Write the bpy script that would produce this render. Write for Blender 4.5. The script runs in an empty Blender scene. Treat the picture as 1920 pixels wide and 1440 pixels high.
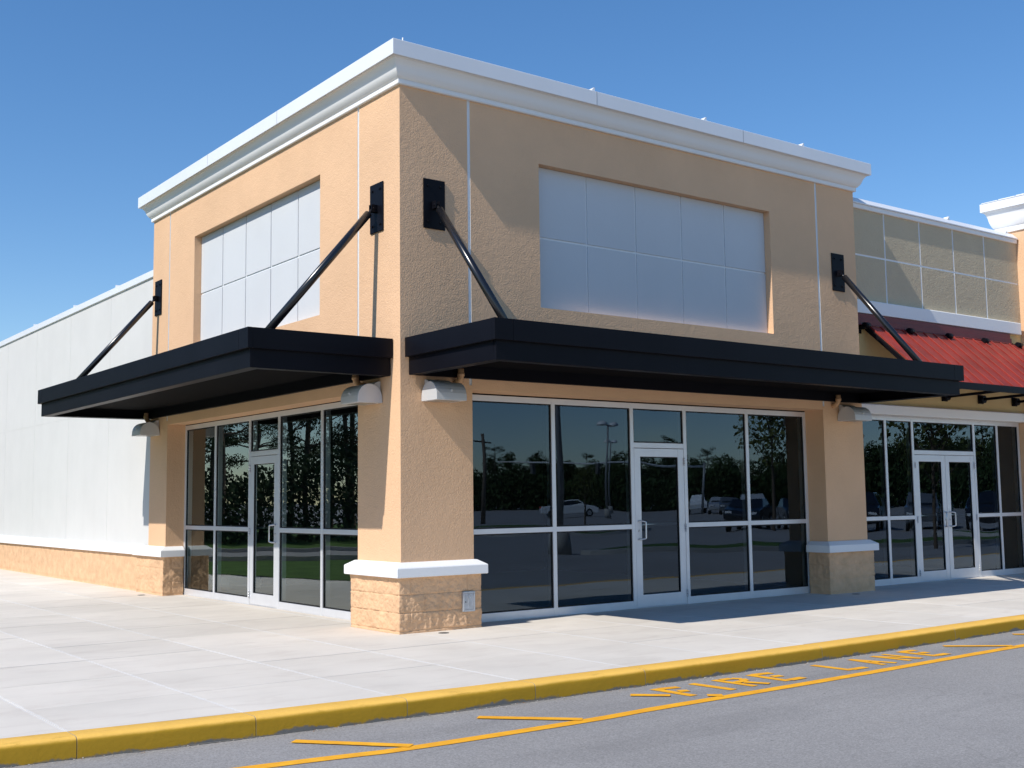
import bpy, bmesh, math, random
from math import radians, sin, cos, pi, sqrt
from mathutils import Vector, noise
random.seed(7)
scene = bpy.context.scene
COL = scene.collection

# ------------------------------------------------------------------ camera
cam_data = bpy.data.cameras.new("camera")
cam_data.sensor_width = 36.0
cam_data.lens = 2171.47 / 1920 * 36.0
cam_data.clip_end = 2000
cam = bpy.data.objects.new("camera", cam_data)
cam.location = (-7.017, -11.535, 1.506)
cam.rotation_euler = (1.6705, 0.0127, -0.6418)
COL.objects.link(cam)
scene.camera = cam

# ------------------------------------------------------------------ sky, sun, exposure
SUN_DIR = Vector((-0.701, -0.086, 0.708)).normalized()     # towards the sun
world = bpy.data.worlds.new("World")
scene.world = world
world.use_nodes = True
wn = world.node_tree
wn.nodes.clear()
sky = wn.nodes.new("ShaderNodeTexSky")
sky.sky_type = 'NISHITA'
sky.sun_disc = False
sky.sun_elevation = math.asin(SUN_DIR.z)
sky.sun_rotation = math.atan2(SUN_DIR.x, SUN_DIR.y)
sky.altitude = 10
sky.air_density = 0.95
sky.dust_density = 0.0
sky.ozone_density = 3.0
bg = wn.nodes.new("ShaderNodeBackground")
bg.inputs['Strength'].default_value = 0.15
wo = wn.nodes.new("ShaderNodeOutputWorld")
hsv = wn.nodes.new("ShaderNodeHueSaturation")
hsv.inputs['Saturation'].default_value = 1.31
hsv.inputs['Hue'].default_value = 0.5045
sgm = wn.nodes.new("ShaderNodeGamma")
sgm.inputs['Gamma'].default_value = 0.87
wn.links.new(sky.outputs[0], sgm.inputs['Color'])
wn.links.new(sgm.outputs[0], hsv.inputs['Color'])
wn.links.new(hsv.outputs[0], bg.inputs[0])
wn.links.new(bg.outputs[0], wo.inputs[0])

sun_data = bpy.data.lights.new("sun", 'SUN')
sun_data.energy = 3.75
sun_data.angle = radians(0.53)
sun_data.color = (1.0, 0.955, 0.885)
sun = bpy.data.objects.new("sun", sun_data)
sun.rotation_euler = SUN_DIR.to_track_quat('Z', 'Y').to_euler()
sun.location = (-40, -5, 40)
COL.objects.link(sun)

scene.view_settings.view_transform = 'Standard'
scene.view_settings.look = 'None'
scene.view_settings.exposure = 0.30
scene.view_settings.gamma = 1.0
scene.view_settings.use_curve_mapping = False
scene.render.engine = 'CYCLES'
scene.cycles.max_bounces = 10
scene.cycles.transparent_max_bounces = 16
scene.cycles.caustics_reflective = False
scene.cycles.caustics_refractive = False

# ------------------------------------------------------------------ materials
def mat(name, color, rough=0.7, metal=0.0, spec=0.4):
    m = bpy.data.materials.new(name)
    m.use_nodes = True
    b = m.node_tree.nodes["Principled BSDF"]
    b.inputs['Base Color'].default_value = (*color, 1)
    b.inputs['Roughness'].default_value = rough
    b.inputs['Metallic'].default_value = metal
    b.inputs['Specular IOR Level'].default_value = spec
    return m

def nd(m, t, **kw):
    n = m.node_tree.nodes.new(t)
    for k, v in kw.items():
        if k in n.inputs:
            n.inputs[k].default_value = v
        else:
            setattr(n, k, v)
    return n

def lk(m, a, b):
    m.node_tree.links.new(a, b)

def coords(m, kind='Object', scale=None):
    tc = nd(m, "ShaderNodeTexCoord")
    if scale is None:
        return tc.outputs[kind]
    mp = nd(m, "ShaderNodeMapping")
    mp.inputs['Scale'].default_value = scale
    lk(m, tc.outputs[kind], mp.inputs['Vector'])
    return mp.outputs['Vector']

def world_pos(m):
    return nd(m, "ShaderNodeNewGeometry").outputs['Position']

def vary(m, color, amount=0.12, scale=1.5, detail=6, vec=None, dark=None):
    """large soft variation of the paint itself (dirt, uneven coats)"""
    b = m.node_tree.nodes["Principled BSDF"]
    vec = vec or world_pos(m)
    n = nd(m, "ShaderNodeTexNoise", Scale=scale, Detail=detail, Roughness=0.6)
    lk(m, vec, n.inputs['Vector'])
    r = nd(m, "ShaderNodeMapRange")
    r.inputs['From Min'].default_value = 0.3
    r.inputs['From Max'].default_value = 0.7
    lk(m, n.outputs['Fac'], r.inputs['Value'])
    mx = nd(m, "ShaderNodeMix", data_type='RGBA')
    mx.inputs['A'].default_value = (*(dark or [c * (1 - amount) for c in color]), 1)
    mx.inputs['B'].default_value = (*[min(1, c * (1 + amount * 0.6)) for c in color], 1)
    lk(m, r.outputs[0], mx.inputs['Factor'])
    lk(m, mx.outputs['Result'], b.inputs['Base Color'])
    return mx

def bump(m, height_out, strength=0.4, dist=0.01, normal=None):
    b = m.node_tree.nodes["Principled BSDF"]
    bp = nd(m, "ShaderNodeBump", Strength=strength, Distance=dist)
    lk(m, height_out, bp.inputs['Height'])
    if normal is not None:
        lk(m, normal, bp.inputs['Normal'])
    lk(m, bp.outputs[0], b.inputs['Normal'])
    return bp.outputs[0]

def stucco(name, color, strength=0.55, dist=0.006, scale=38, amount=0.07):
    m = mat(name, color, 0.88, spec=0.25)
    p = world_pos(m)
    vary(m, color, amount, 0.9, vec=p)
    n = nd(m, "ShaderNodeTexNoise", Scale=scale, Detail=2.0, Roughness=0.5, Distortion=0.7)
    lk(m, p, n.inputs['Vector'])
    n2 = nd(m, "ShaderNodeTexNoise", Scale=scale * 0.22, Detail=2.0, Roughness=0.5)
    lk(m, p, n2.inputs['Vector'])
    a = nd(m, "ShaderNodeMath", operation='MULTIPLY_ADD')
    a.inputs[1].default_value = 0.8
    lk(m, n2.outputs['Fac'], a.inputs[0])
    lk(m, n.outputs['Fac'], a.inputs[2])
    bump(m, a.outputs[0], strength, dist)
    return m

M = {}
TAN = (0.765, 0.487, 0.293)
M['tan'] = stucco('tan_stucco', TAN, strength=0.80, dist=0.008, scale=52)
M['olive'] = stucco('olive_stucco', (0.55, 0.455, 0.315), strength=1.0, dist=0.013, scale=38)
M['cream'] = stucco('cream_stucco', (0.62, 0.48, 0.24), strength=0.6, dist=0.006, scale=25)
M['sign'] = stucco('grey_panel_stucco', (0.62, 0.63, 0.64), strength=0.3, dist=0.004, scale=45, amount=0.03)
M['wing_white'] = stucco('white_precast', (0.65, 0.635, 0.61), strength=0.25, dist=0.004, scale=50, amount=0.04)
m = M['wing_white']
b = m.node_tree.nodes["Principled BSDF"]
src_ = b.inputs['Base Color'].links[0].from_socket
sm_ = nd(m, "ShaderNodeMapping"); sm_.inputs['Scale'].default_value = (1, 2.6, 0.10); lk(m, world_pos(m), sm_.inputs[0])
sn_ = nd(m, "ShaderNodeTexNoise", Scale=1.0, Detail=6.0, Roughness=0.65); lk(m, sm_.outputs[0], sn_.inputs['Vector'])
sr3 = nd(m, "ShaderNodeMapRange"); sr3.inputs['From Min'].default_value = 0.35; sr3.inputs['From Max'].default_value = 0.7; sr3.inputs['To Min'].default_value = 1.006; sr3.inputs['To Max'].default_value = 0.985
lk(m, sn_.outputs['Fac'], sr3.inputs['Value'])
ss_ = nd(m, "ShaderNodeVectorMath", operation='SCALE'); lk(m, src_, ss_.inputs[0]); lk(m, sr3.outputs[0], ss_.inputs['Scale']); lk(m, ss_.outputs[0], b.inputs['Base Color'])
M['foam'] = stucco('white_trim_coat', (0.85, 0.84, 0.82), strength=0.06, dist=0.003, scale=70, amount=0.02)
M['cap'] = stucco('white_cap_coat', (0.85, 0.85, 0.85), strength=0.05, dist=0.003, scale=60, amount=0.03)
M['joint'] = mat('white_joint_bead', (0.80, 0.80, 0.80), 0.5)
M['coping'] = mat('white_coping_metal', (0.80, 0.81, 0.83), 0.35, 0.0, 0.5)
vary(M['coping'], (0.80, 0.81, 0.83), 0.04, 0.8)
M['seam'] = mat('grey_sealant', (0.33, 0.34, 0.36), 0.7)
M['black'] = mat('black_powder_coat', (0.005, 0.005, 0.008), 0.45, 0.0, 0.12)
vary(M['black'], (0.005, 0.005, 0.008), 0.25, 1.2)
M['soffit'] = mat('matt_black_soffit', (0.006, 0.006, 0.007), 0.85, 0.0, 0.05)
M['blackpipe'] = mat('black_gloss_pipe', (0.009, 0.009, 0.011), 0.24, 0.0, 0.55)
M['blackpipe'].node_tree.nodes["Principled BSDF"].inputs['Coat Weight'].default_value = 0.15
M['blackpipe'].node_tree.nodes["Principled BSDF"].inputs['Coat Roughness'].default_value = 0.18
M['alu'] = mat('clear_anodised_aluminium', (0.72, 0.73, 0.76), 0.36, 0.42, 0.5)
vary(M['alu'], (0.76, 0.77, 0.80), 0.05, 3)
M['steel'] = mat('brushed_steel', (0.62, 0.63, 0.65), 0.28, 0.9)
M['gasket'] = mat('black_rubber', (0.008, 0.008, 0.009), 0.6)
M['lamp'] = mat('silver_grey_lamp_paint', (0.60, 0.60, 0.60), 0.42, 0.15, 0.5)
M['lens'] = mat('frosted_lamp_glass', (0.30, 0.29, 0.26), 0.25)
M['pipe_tan'] = mat('tan_painted_pipe', (0.55, 0.33, 0.17), 0.5)
M['zinc'] = mat('galvanised_cover', (0.50, 0.52, 0.55), 0.45, 0.5)
vary(M['zinc'], (0.50, 0.52, 0.55), 0.15, 25)
M['iron'] = mat('dark_cast_iron', (0.09, 0.085, 0.08), 0.7)
M['maroon'] = mat('maroon_flashing', (0.17, 0.022, 0.020), 0.45, 0.0, 0.35)
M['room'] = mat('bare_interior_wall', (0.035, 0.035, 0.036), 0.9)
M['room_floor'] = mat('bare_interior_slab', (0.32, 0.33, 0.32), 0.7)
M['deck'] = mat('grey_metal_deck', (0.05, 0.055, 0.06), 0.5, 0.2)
M['board'] = mat('white_board', (0.78, 0.78, 0.76), 0.7)
M['roof'] = mat('pale_roof_membrane', (0.6, 0.6, 0.58), 0.8)

# red standing seam sheet, faded in patches
m = mat('red_roof_metal', (0.30, 0.04, 0.03), 0.42, 0.0, 0.22)
vary(m, (0.305, 0.040, 0.029), 0.25, 2.3)
M['red'] = m

# split-face block
m = mat('split_face_block', (0.60, 0.36, 0.19), 0.92, spec=0.2)
p = world_pos(m)
vary(m, (0.72, 0.458, 0.270), 0.16, 5.0, vec=p)
n = nd(m, "ShaderNodeTexNoise", Scale=55.0, Detail=5.0, Roughness=0.7)
lk(m, p, n.inputs['Vector'])
bump(m, n.outputs['Fac'], 0.55, 0.008)
M['block'] = m

# glazing: clear, faintly green, slightly wavy
def glass(name, tint, ior, refl=(0.60, 0.78, 1.0)):
    m = bpy.data.materials.new(name)
    m.use_nodes = True
    t = m.node_tree
    t.nodes.clear()
    out = t.nodes.new("ShaderNodeOutputMaterial")
    mix = t.nodes.new("ShaderNodeMixShader")
    tr = t.nodes.new("ShaderNodeBsdfTransparent")
    tr.inputs[0].default_value = (*tint, 1)
    gl = t.nodes.new("ShaderNodeBsdfGlossy")
    gl.inputs['Roughness'].default_value = 0.0
    gl.inputs['Color'].default_value = (*refl, 1)
    fr = t.nodes.new("ShaderNodeFresnel")
    fr.inputs['IOR'].default_value = ior
    t.links.new(fr.outputs[0], mix.inputs[0])
    t.links.new(tr.outputs[0], mix.inputs[1])
    t.links.new(gl.outputs[0], mix.inputs[2])
    t.links.new(mix.outputs[0], out.inputs[0])
    return m
M['glass'] = glass('shop_glass', (0.74, 0.82, 0.805), 1.85)
M['glass_side'] = glass('reflective_side_glass', (0.74, 0.82, 0.805), 2.7, (0.86, 0.95, 0.96))

# concrete walk: pale saw-cut joints running to the kerb, stains
YJ0, YJS = -1.055, 1.203
m = mat('pale_concrete', (0.50, 0.48, 0.45), 0.85, spec=0.3)
p = world_pos(m)
b = m.node_tree.nodes["Principled BSDF"]
mx = vary(m, (0.725, 0.665, 0.582), 0.10, 0.75, 8, vec=p)
st = nd(m, "ShaderNodeTexNoise", Scale=2.6, Detail=8.0, Roughness=0.65, Distortion=0.6)
sm = nd(m, "ShaderNodeMapping"); sm.inputs['Scale'].default_value = (0.55, 1.5, 1)
lk(m, p, sm.inputs[0]); lk(m, sm.outputs[0], st.inputs['Vector'])
sr_ = nd(m, "ShaderNodeMapRange"); sr_.inputs['From Min'].default_value = 0.50; sr_.inputs['From Max'].default_value = 0.72
sr_.inputs['To Max'].default_value = 0.45
lk(m, st.outputs['Fac'], sr_.inputs['Value'])
mx2 = nd(m, "ShaderNodeMix", data_type='RGBA'); mx2.inputs['B'].default_value = (0.56, 0.49, 0.42, 1)
lk(m, sr_.outputs[0], mx2.inputs['Factor']); lk(m, mx.outputs['Result'], mx2.inputs['A'])
sep = nd(m, "ShaderNodeSeparateXYZ"); lk(m, p, sep.inputs[0])
a1 = nd(m, "ShaderNodeMath", operation='SUBTRACT'); a1.inputs[1].default_value = YJ0 + YJS / 2 - 40 * YJS
lk(m, sep.outputs['X'], a1.inputs[0])
a2 = nd(m, "ShaderNodeMath", operation='MODULO'); a2.inputs[1].default_value = YJS; lk(m, a1.outputs[0], a2.inputs[0])
a3 = nd(m, "ShaderNodeMath", operation='SUBTRACT'); a3.inputs[1].default_value = YJS / 2; lk(m, a2.outputs[0], a3.inputs[0])
a4 = nd(m, "ShaderNodeMath", operation='ABSOLUTE'); lk(m, a3.outputs[0], a4.inputs[0])
dn = nd(m, "ShaderNodeTexNoise", Scale=9.0, Detail=4.0); lk(m, p, dn.inputs['Vector'])
a5 = nd(m, "ShaderNodeMath", operation='MULTIPLY_ADD'); a5.inputs[1].default_value = 0.05; a5.inputs[2].default_value = -0.008
lk(m, dn.outputs['Fac'], a5.inputs[0])
a6 = nd(m, "ShaderNodeMath", operation='DIVIDE'); lk(m, a4.outputs[0], a6.inputs[0]); lk(m, a5.outputs[0], a6.inputs[1])
a7 = nd(m, "ShaderNodeMapRange"); a7.inputs['From Min'].default_value = 0.55; a7.inputs['From Max'].default_value = 1.3
a7.inputs['To Min'].default_value = 0.55; a7.inputs['To Max'].default_value = 0.0
lk(m, a6.outputs[0], a7.inputs['Value'])
mx3 = nd(m, "ShaderNodeMix", data_type='RGBA'); mx3.inputs['B'].default_value = (0.77, 0.76, 0.74, 1)
lk(m, a7.outputs[0], mx3.inputs['Factor']); lk(m, mx2.outputs['Result'], mx3.inputs['A'])
fx = nd(m, "ShaderNodeMath", operation='MULTIPLY_ADD'); fx.inputs[1].default_value = 1 / YJS; fx.inputs[2].default_value = -YJ0 / YJS; lk(m, sep.outputs['X'], fx.inputs[0])
fxf = nd(m, "ShaderNodeMath", operation='FLOOR'); lk(m, fx.outputs[0], fxf.inputs[0])
fy = nd(m, "ShaderNodeMath", operation='MULTIPLY_ADD'); fy.inputs[1].default_value = 1 / 1.27; fy.inputs[2].default_value = 2.36 / 1.27; lk(m, sep.outputs['Y'], fy.inputs[0])
fyf = nd(m, "ShaderNodeMath", operation='FLOOR'); lk(m, fy.outputs[0], fyf.inputs[0])
cb_ = nd(m, "ShaderNodeCombineXYZ"); lk(m, fxf.outputs[0], cb_.inputs[0]); lk(m, fyf.outputs[0], cb_.inputs[1])
wn2 = nd(m, "ShaderNodeTexWhiteNoise"); lk(m, cb_.outputs[0], wn2.inputs['Vector'])
sl_ = nd(m, "ShaderNodeMapRange"); sl_.inputs['To Min'].default_value = 0.93; sl_.inputs['To Max'].default_value = 1.03; lk(m, wn2.outputs['Value'], sl_.inputs['Value'])
sc_ = nd(m, "ShaderNodeVectorMath", operation='SCALE'); lk(m, mx3.outputs['Result'], sc_.inputs[0]); lk(m, sl_.outputs[0], sc_.inputs['Scale'])
gv = nd(m, "ShaderNodeTexVoronoi", Scale=1.25); lk(m, p, gv.inputs['Vector'])
gr = nd(m, "ShaderNodeMapRange"); gr.inputs['From Min'].default_value = 0.018; gr.inputs['From Max'].default_value = 0.03; gr.inputs['To Min'].default_value = 0.72; gr.inputs['To Max'].default_value = 1.0
lk(m, gv.outputs['Distance'], gr.inputs['Value'])
gs = nd(m, "ShaderNodeVectorMath", operation='SCALE'); lk(m, sc_.outputs[0], gs.inputs[0]); lk(m, gr.outputs[0], gs.inputs['Scale'])
lk(m, gs.outputs[0], b.inputs['Base Color'])
fn = nd(m, "ShaderNodeTexNoise", Scale=90.0, Detail=4.0); lk(m, p, fn.inputs['Vector'])
bump(m, fn.outputs['Fac'], 0.12, 0.004)
M['concrete'] = m
M['concrete_joint'] = mat('joint_filler', (0.40, 0.39, 0.37), 0.9)
M['gutter'] = mat('gritty_gutter', (0.20, 0.195, 0.185), 0.95, spec=0.1)
M['grit'] = mat('pale_grit', (0.42, 0.39, 0.35), 0.9)
M['leaf_crumb'] = mat('brown_leaf_crumb', (0.30, 0.14, 0.06), 0.9)
M['kerb_raw'] = mat('raw_concrete', (0.36, 0.34, 0.31), 0.9)

# asphalt
m = mat('asphalt', (0.17, 0.17, 0.178), 0.85, spec=0.35)
p = world_pos(m)
b = m.node_tree.nodes["Principled BSDF"]
mx = vary(m, (0.315, 0.300, 0.287), 0.12, 0.35, 8, vec=p)
sp = nd(m, "ShaderNodeTexNoise", Scale=75.0, Detail=5.0, Roughness=0.75); lk(m, p, sp.inputs['Vector'])
sr2 = nd(m, "ShaderNodeMapRange"); sr2.inputs['From Min'].default_value = 0.35; sr2.inputs['From Max'].default_value = 0.7
sr2.inputs['To Min'].default_value = 0.66; sr2.inputs['To Max'].default_value = 1.36
lk(m, sp.outputs['Fac'], sr2.inputs['Value'])
ml = nd(m, "ShaderNodeVectorMath", operation='SCALE'); lk(m, mx.outputs['Result'], ml.inputs[0]); lk(m, sr2.outputs[0], ml.inputs['Scale'])
# tyre-polished streaks along the lane
sk = nd(m, "ShaderNodeTexNoise", Scale=1.0, Detail=6.0, Roughness=0.6)
skm = nd(m, "ShaderNodeMapping"); skm.inputs['Scale'].default_value = (0.16, 1.9, 1); skm.inputs['Rotation'].default_value = (0, 0, radians(-9))
lk(m, p, skm.inputs[0]); lk(m, skm.outputs[0], sk.inputs['Vector'])
skr = nd(m, "ShaderNodeMapRange"); skr.inputs['From Min'].default_value = 0.52; skr.inputs['From Max'].default_value = 0.72
skr.inputs['To Min'].default_value = 1.0; skr.inputs['To Max'].default_value = 0.84
lk(m, sk.outputs['Fac'], skr.inputs['Value'])
ml2 = nd(m, "ShaderNodeVectorMath", operation='SCALE'); lk(m, ml.outputs[0], ml2.inputs[0]); lk(m, skr.outputs[0], ml2.inputs['Scale'])
# dark pits and crumbs
vo = nd(m, "ShaderNodeTexVoronoi", Scale=2.6); lk(m, p, vo.inputs['Vector'])
vr = nd(m, "ShaderNodeMapRange"); vr.inputs['From Min'].default_value = 0.018; vr.inputs['From Max'].default_value = 0.045
vr.inputs['To Min'].default_value = 0.55; vr.inputs['To Max'].default_value = 1.0
lk(m, vo.outputs['Distance'], vr.inputs['Value'])
ml3 = nd(m, "ShaderNodeVectorMath", operation='SCALE'); lk(m, ml2.outputs[0], ml3.inputs[0]); lk(m, vr.outputs[0], ml3.inputs['Scale'])
ov = nd(m, "ShaderNodeTexNoise", Scale=0.9, Detail=7.0, Roughness=0.72, Distortion=0.4); lk(m, p, ov.inputs['Vector'])
orr = nd(m, "ShaderNodeMapRange"); orr.inputs['From Min'].default_value = 0.62; orr.inputs['From Max'].default_value = 0.74; orr.inputs['To Min'].default_value = 1.0; orr.inputs['To Max'].default_value = 0.72
lk(m, ov.outputs['Fac'], orr.inputs['Value'])
ml4 = nd(m, "ShaderNodeVectorMath", operation='SCALE'); lk(m, ml3.outputs[0], ml4.inputs[0]); lk(m, orr.outputs[0], ml4.inputs['Scale'])
cn = nd(m, "ShaderNodeTexNoise", Scale=1.6, Detail=5.0); lk(m, p, cn.inputs['Vector'])
cm_ = nd(m, "ShaderNodeVectorMath", operation='MULTIPLY_ADD'); cm_.inputs[1].default_value = (0.7, 0.7, 0); lk(m, cn.outputs['Color'], cm_.inputs[0]); lk(m, p, cm_.inputs[2])
cv = nd(m, "ShaderNodeTexVoronoi", Scale=0.33, feature='DISTANCE_TO_EDGE'); lk(m, cm_.outputs[0], cv.inputs['Vector'])
cr = nd(m, "ShaderNodeMapRange"); cr.inputs['From Min'].default_value = 0.001; cr.inputs['From Max'].default_value = 0.0035; cr.inputs['To Min'].default_value = 0.86; cr.inputs['To Max'].default_value = 1.0
lk(m, cv.outputs['Distance'], cr.inputs['Value'])
ck = nd(m, "ShaderNodeTexNoise", Scale=0.45, Detail=2.0); lk(m, p, ck.inputs['Vector'])
ckr = nd(m, "ShaderNodeMapRange"); ckr.inputs['From Min'].default_value = 0.48; ckr.inputs['From Max'].default_value = 0.56; lk(m, ck.outputs['Fac'], ckr.inputs['Value'])
cx = nd(m, "ShaderNodeMix"); cx.inputs['A'].default_value = 1.0; lk(m, ckr.outputs[0], cx.inputs['Factor']); lk(m, cr.outputs[0], cx.inputs['B'])
ml5 = nd(m, "ShaderNodeVectorMath", operation='SCALE'); lk(m, ml4.outputs[0], ml5.inputs[0]); lk(m, cx.outputs['Result'], ml5.inputs['Scale'])
lk(m, ml5.outputs[0], b.inputs['Base Color'])
bump(m, sp.outputs['Fac'], 0.35, 0.006)
M['asphalt'] = m

# yellow kerb paint, worn to grey at the foot
m = mat('yellow_kerb_paint', (0.66, 0.40, 0.04), 0.8, spec=0.12)
p = world_pos(m)
b = m.node_tree.nodes["Principled BSDF"]
mx = vary(m, (0.88, 0.52, 0.11), 0.08, 3.0, 6, vec=p)
sep = nd(m, "ShaderNodeSeparateXYZ"); lk(m, p, sep.inputs[0])
wn_ = nd(m, "ShaderNodeTexNoise", Scale=3.2, Detail=8.0, Roughness=0.7); lk(m, p, wn_.inputs['Vector'])
w1 = nd(m, "ShaderNodeMath", operation='MULTIPLY_ADD'); w1.inputs[1].default_value = 0.17; w1.inputs[2].default_value = -0.205
lk(m, wn_.outputs['Fac'], w1.inputs[0])
w2 = nd(m, "ShaderNodeMath", operation='SUBTRACT'); lk(m, w1.outputs[0], w2.inputs[0]); lk(m, sep.outputs['Z'], w2.inputs[1])
w3 = nd(m, "ShaderNodeMapRange"); w3.inputs['From Min'].default_value = -0.006; w3.inputs['From Max'].default_value = 0.010
lk(m, w2.outputs[0], w3.inputs['Value'])
mx2 = nd(m, "ShaderNodeMix", data_type='RGBA'); mx2.inputs['B'].default_value = (0.20, 0.185, 0.165, 1)
lk(m, w3.outputs[0], mx2.inputs['Factor']); lk(m, mx.outputs['Result'], mx2.inputs['A'])
# scuffs
sc = nd(m, "ShaderNodeTexNoise", Scale=7.0, Detail=7.0, Roughness=0.75)
scm = nd(m, "ShaderNodeMapping"); scm.inputs['Scale'].default_value = (0.5, 1, 2.2); lk(m, p, scm.inputs[0]); lk(m, scm.outputs[0], sc.inputs['Vector'])
scr = nd(m, "ShaderNodeMapRange"); scr.inputs['From Min'].default_value = 0.58; scr.inputs['From Max'].default_value = 0.72; scr.inputs['To Max'].default_value = 0.45
lk(m, sc.outputs['Fac'], scr.inputs['Value'])
mx3 = nd(m, "ShaderNodeMix", data_type='RGBA'); mx3.inputs['B'].default_value = (0.25, 0.15, 0.03, 1)
lk(m, scr.outputs[0], mx3.inputs['Factor']); lk(m, mx2.outputs['Result'], mx3.inputs['A'])
# riser's shade below the nose painted into the colour, along with road film
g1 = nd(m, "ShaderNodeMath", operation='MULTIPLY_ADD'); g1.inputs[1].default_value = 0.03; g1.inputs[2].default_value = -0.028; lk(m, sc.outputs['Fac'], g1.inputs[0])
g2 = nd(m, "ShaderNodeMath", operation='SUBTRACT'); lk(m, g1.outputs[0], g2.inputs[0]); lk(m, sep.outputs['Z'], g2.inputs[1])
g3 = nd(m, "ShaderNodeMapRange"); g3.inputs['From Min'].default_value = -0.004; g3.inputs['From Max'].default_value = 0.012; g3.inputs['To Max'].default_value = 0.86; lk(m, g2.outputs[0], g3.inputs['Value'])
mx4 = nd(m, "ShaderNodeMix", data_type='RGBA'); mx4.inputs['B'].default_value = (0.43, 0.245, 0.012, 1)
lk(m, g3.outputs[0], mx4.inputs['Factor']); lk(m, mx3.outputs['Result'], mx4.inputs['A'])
# bare concrete stays bare
mx5 = nd(m, "ShaderNodeMix", data_type='RGBA'); mx5.inputs['B'].default_value = (0.20, 0.185, 0.165, 1)
lk(m, w3.outputs[0], mx5.inputs['Factor']); lk(m, mx4.outputs['Result'], mx5.inputs['A'])
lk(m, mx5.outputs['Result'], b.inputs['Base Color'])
kn = nd(m, "ShaderNodeTexNoise", Scale=26.0, Detail=5.0); lk(m, p, kn.inputs['Vector'])
bump(m, kn.outputs['Fac'], 0.3, 0.006)
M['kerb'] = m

# road paint with worn, patchy edge
m = mat('yellow_road_paint', (0.80, 0.40, 0.03), 0.6)
vary(m, (0.96, 0.46, 0.02), 0.12, 6.0, 8, dark=(0.80, 0.35, 0.02))
p = world_pos(m)
n = nd(m, "ShaderNodeTexNoise", Scale=170.0, Detail=2.0); lk(m, p, n.inputs['Vector'])
bump(m, n.outputs['Fac'], 0.25, 0.005)
M['paint'] = m

def leafmat(name, c1, c2):
    m = mat(name, c1, 0.7, spec=0.2)
    b = m.node_tree.nodes["Principled BSDF"]
    oi = nd(m, "ShaderNodeObjectInfo")
    n = nd(m, "ShaderNodeTexNoise", Scale=0.9, Detail=4.0)
    lk(m, coords(m), n.inputs['Vector'])
    ad = nd(m, "ShaderNodeMath", operation='ADD'); lk(m, n.outputs['Fac'], ad.inputs[0])
    mu = nd(m, "ShaderNodeMath", operation='MULTIPLY_ADD'); mu.inputs[1].default_value = 0.6; mu.inputs[2].default_value = -0.3
    lk(m, oi.outputs['Random'], mu.inputs[0]); lk(m, mu.outputs[0], ad.inputs[1])
    mx = nd(m, "ShaderNodeMix", data_type='RGBA'); mx.inputs['A'].default_value = (*c1, 1); mx.inputs['B'].default_value = (*c2, 1)
    lk(m, ad.outputs[0], mx.inputs['Factor']); lk(m, mx.outputs['Result'], b.inputs['Base Color'])
    return m
M['leaf'] = leafmat('broad_leaves', (0.025, 0.05, 0.014), (0.075, 0.105, 0.03))
M['leaf_young'] = leafmat('young_leaves', (0.06, 0.085, 0.02), (0.13, 0.13, 0.035))
M['needles'] = leafmat('pine_needles', (0.018, 0.038, 0.014), (0.05, 0.08, 0.028))
M['bark'] = mat('bark', (0.12, 0.085, 0.06), 0.9)
vary(M['bark'], (0.12, 0.085, 0.06), 0.3, 6)
m = mat('grass', (0.06, 0.115, 0.025), 0.9, spec=0.15)
vary(m, (0.095, 0.165, 0.042), 0.35, 1.3, 8)
p = world_pos(m); n = nd(m, "ShaderNodeTexNoise", Scale=45.0, Detail=4.0); lk(m, p, n.inputs['Vector']); bump(m, n.outputs['Fac'], 0.8, 0.05)
M['grass'] = m
M['pole'] = mat('grey_pole', (0.30, 0.30, 0.30), 0.5, 0.3)
M['lamp_head'] = mat('pale_lamp_head', (0.75, 0.75, 0.73), 0.4)
M['wood_pole'] = mat('weathered_pole', (0.16, 0.12, 0.09), 0.9)
M['tyre'] = mat('tyre_rubber', (0.02, 0.02, 0.02), 0.8)
M['rim'] = mat('alloy_rim', (0.55, 0.55, 0.56), 0.3, 0.8)
M['car_glass'] = mat('car_glass', (0.015, 0.018, 0.02), 0.05, 0.0, 0.6)
M['red_lens'] = mat('red_lens', (0.45, 0.02, 0.02), 0.2)
M['clear_lens'] = mat('clear_lens', (0.7, 0.7, 0.7), 0.15)
for nme, c in (('silver', (0.48, 0.49, 0.50)), ('black', (0.012, 0.012, 0.014)), ('white', (0.80, 0.80, 0.79)), ('grey', (0.14, 0.15, 0.16)), ('blue', (0.03, 0.05, 0.10))):
    mm = mat('car_paint_' + nme, c, 0.22, 0.25 if nme in ('silver', 'grey') else 0.0, 0.55)
    mm.node_tree.nodes["Principled BSDF"].inputs['Coat Weight'].default_value = 0.6
    M['car_' + nme] = mm

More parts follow.
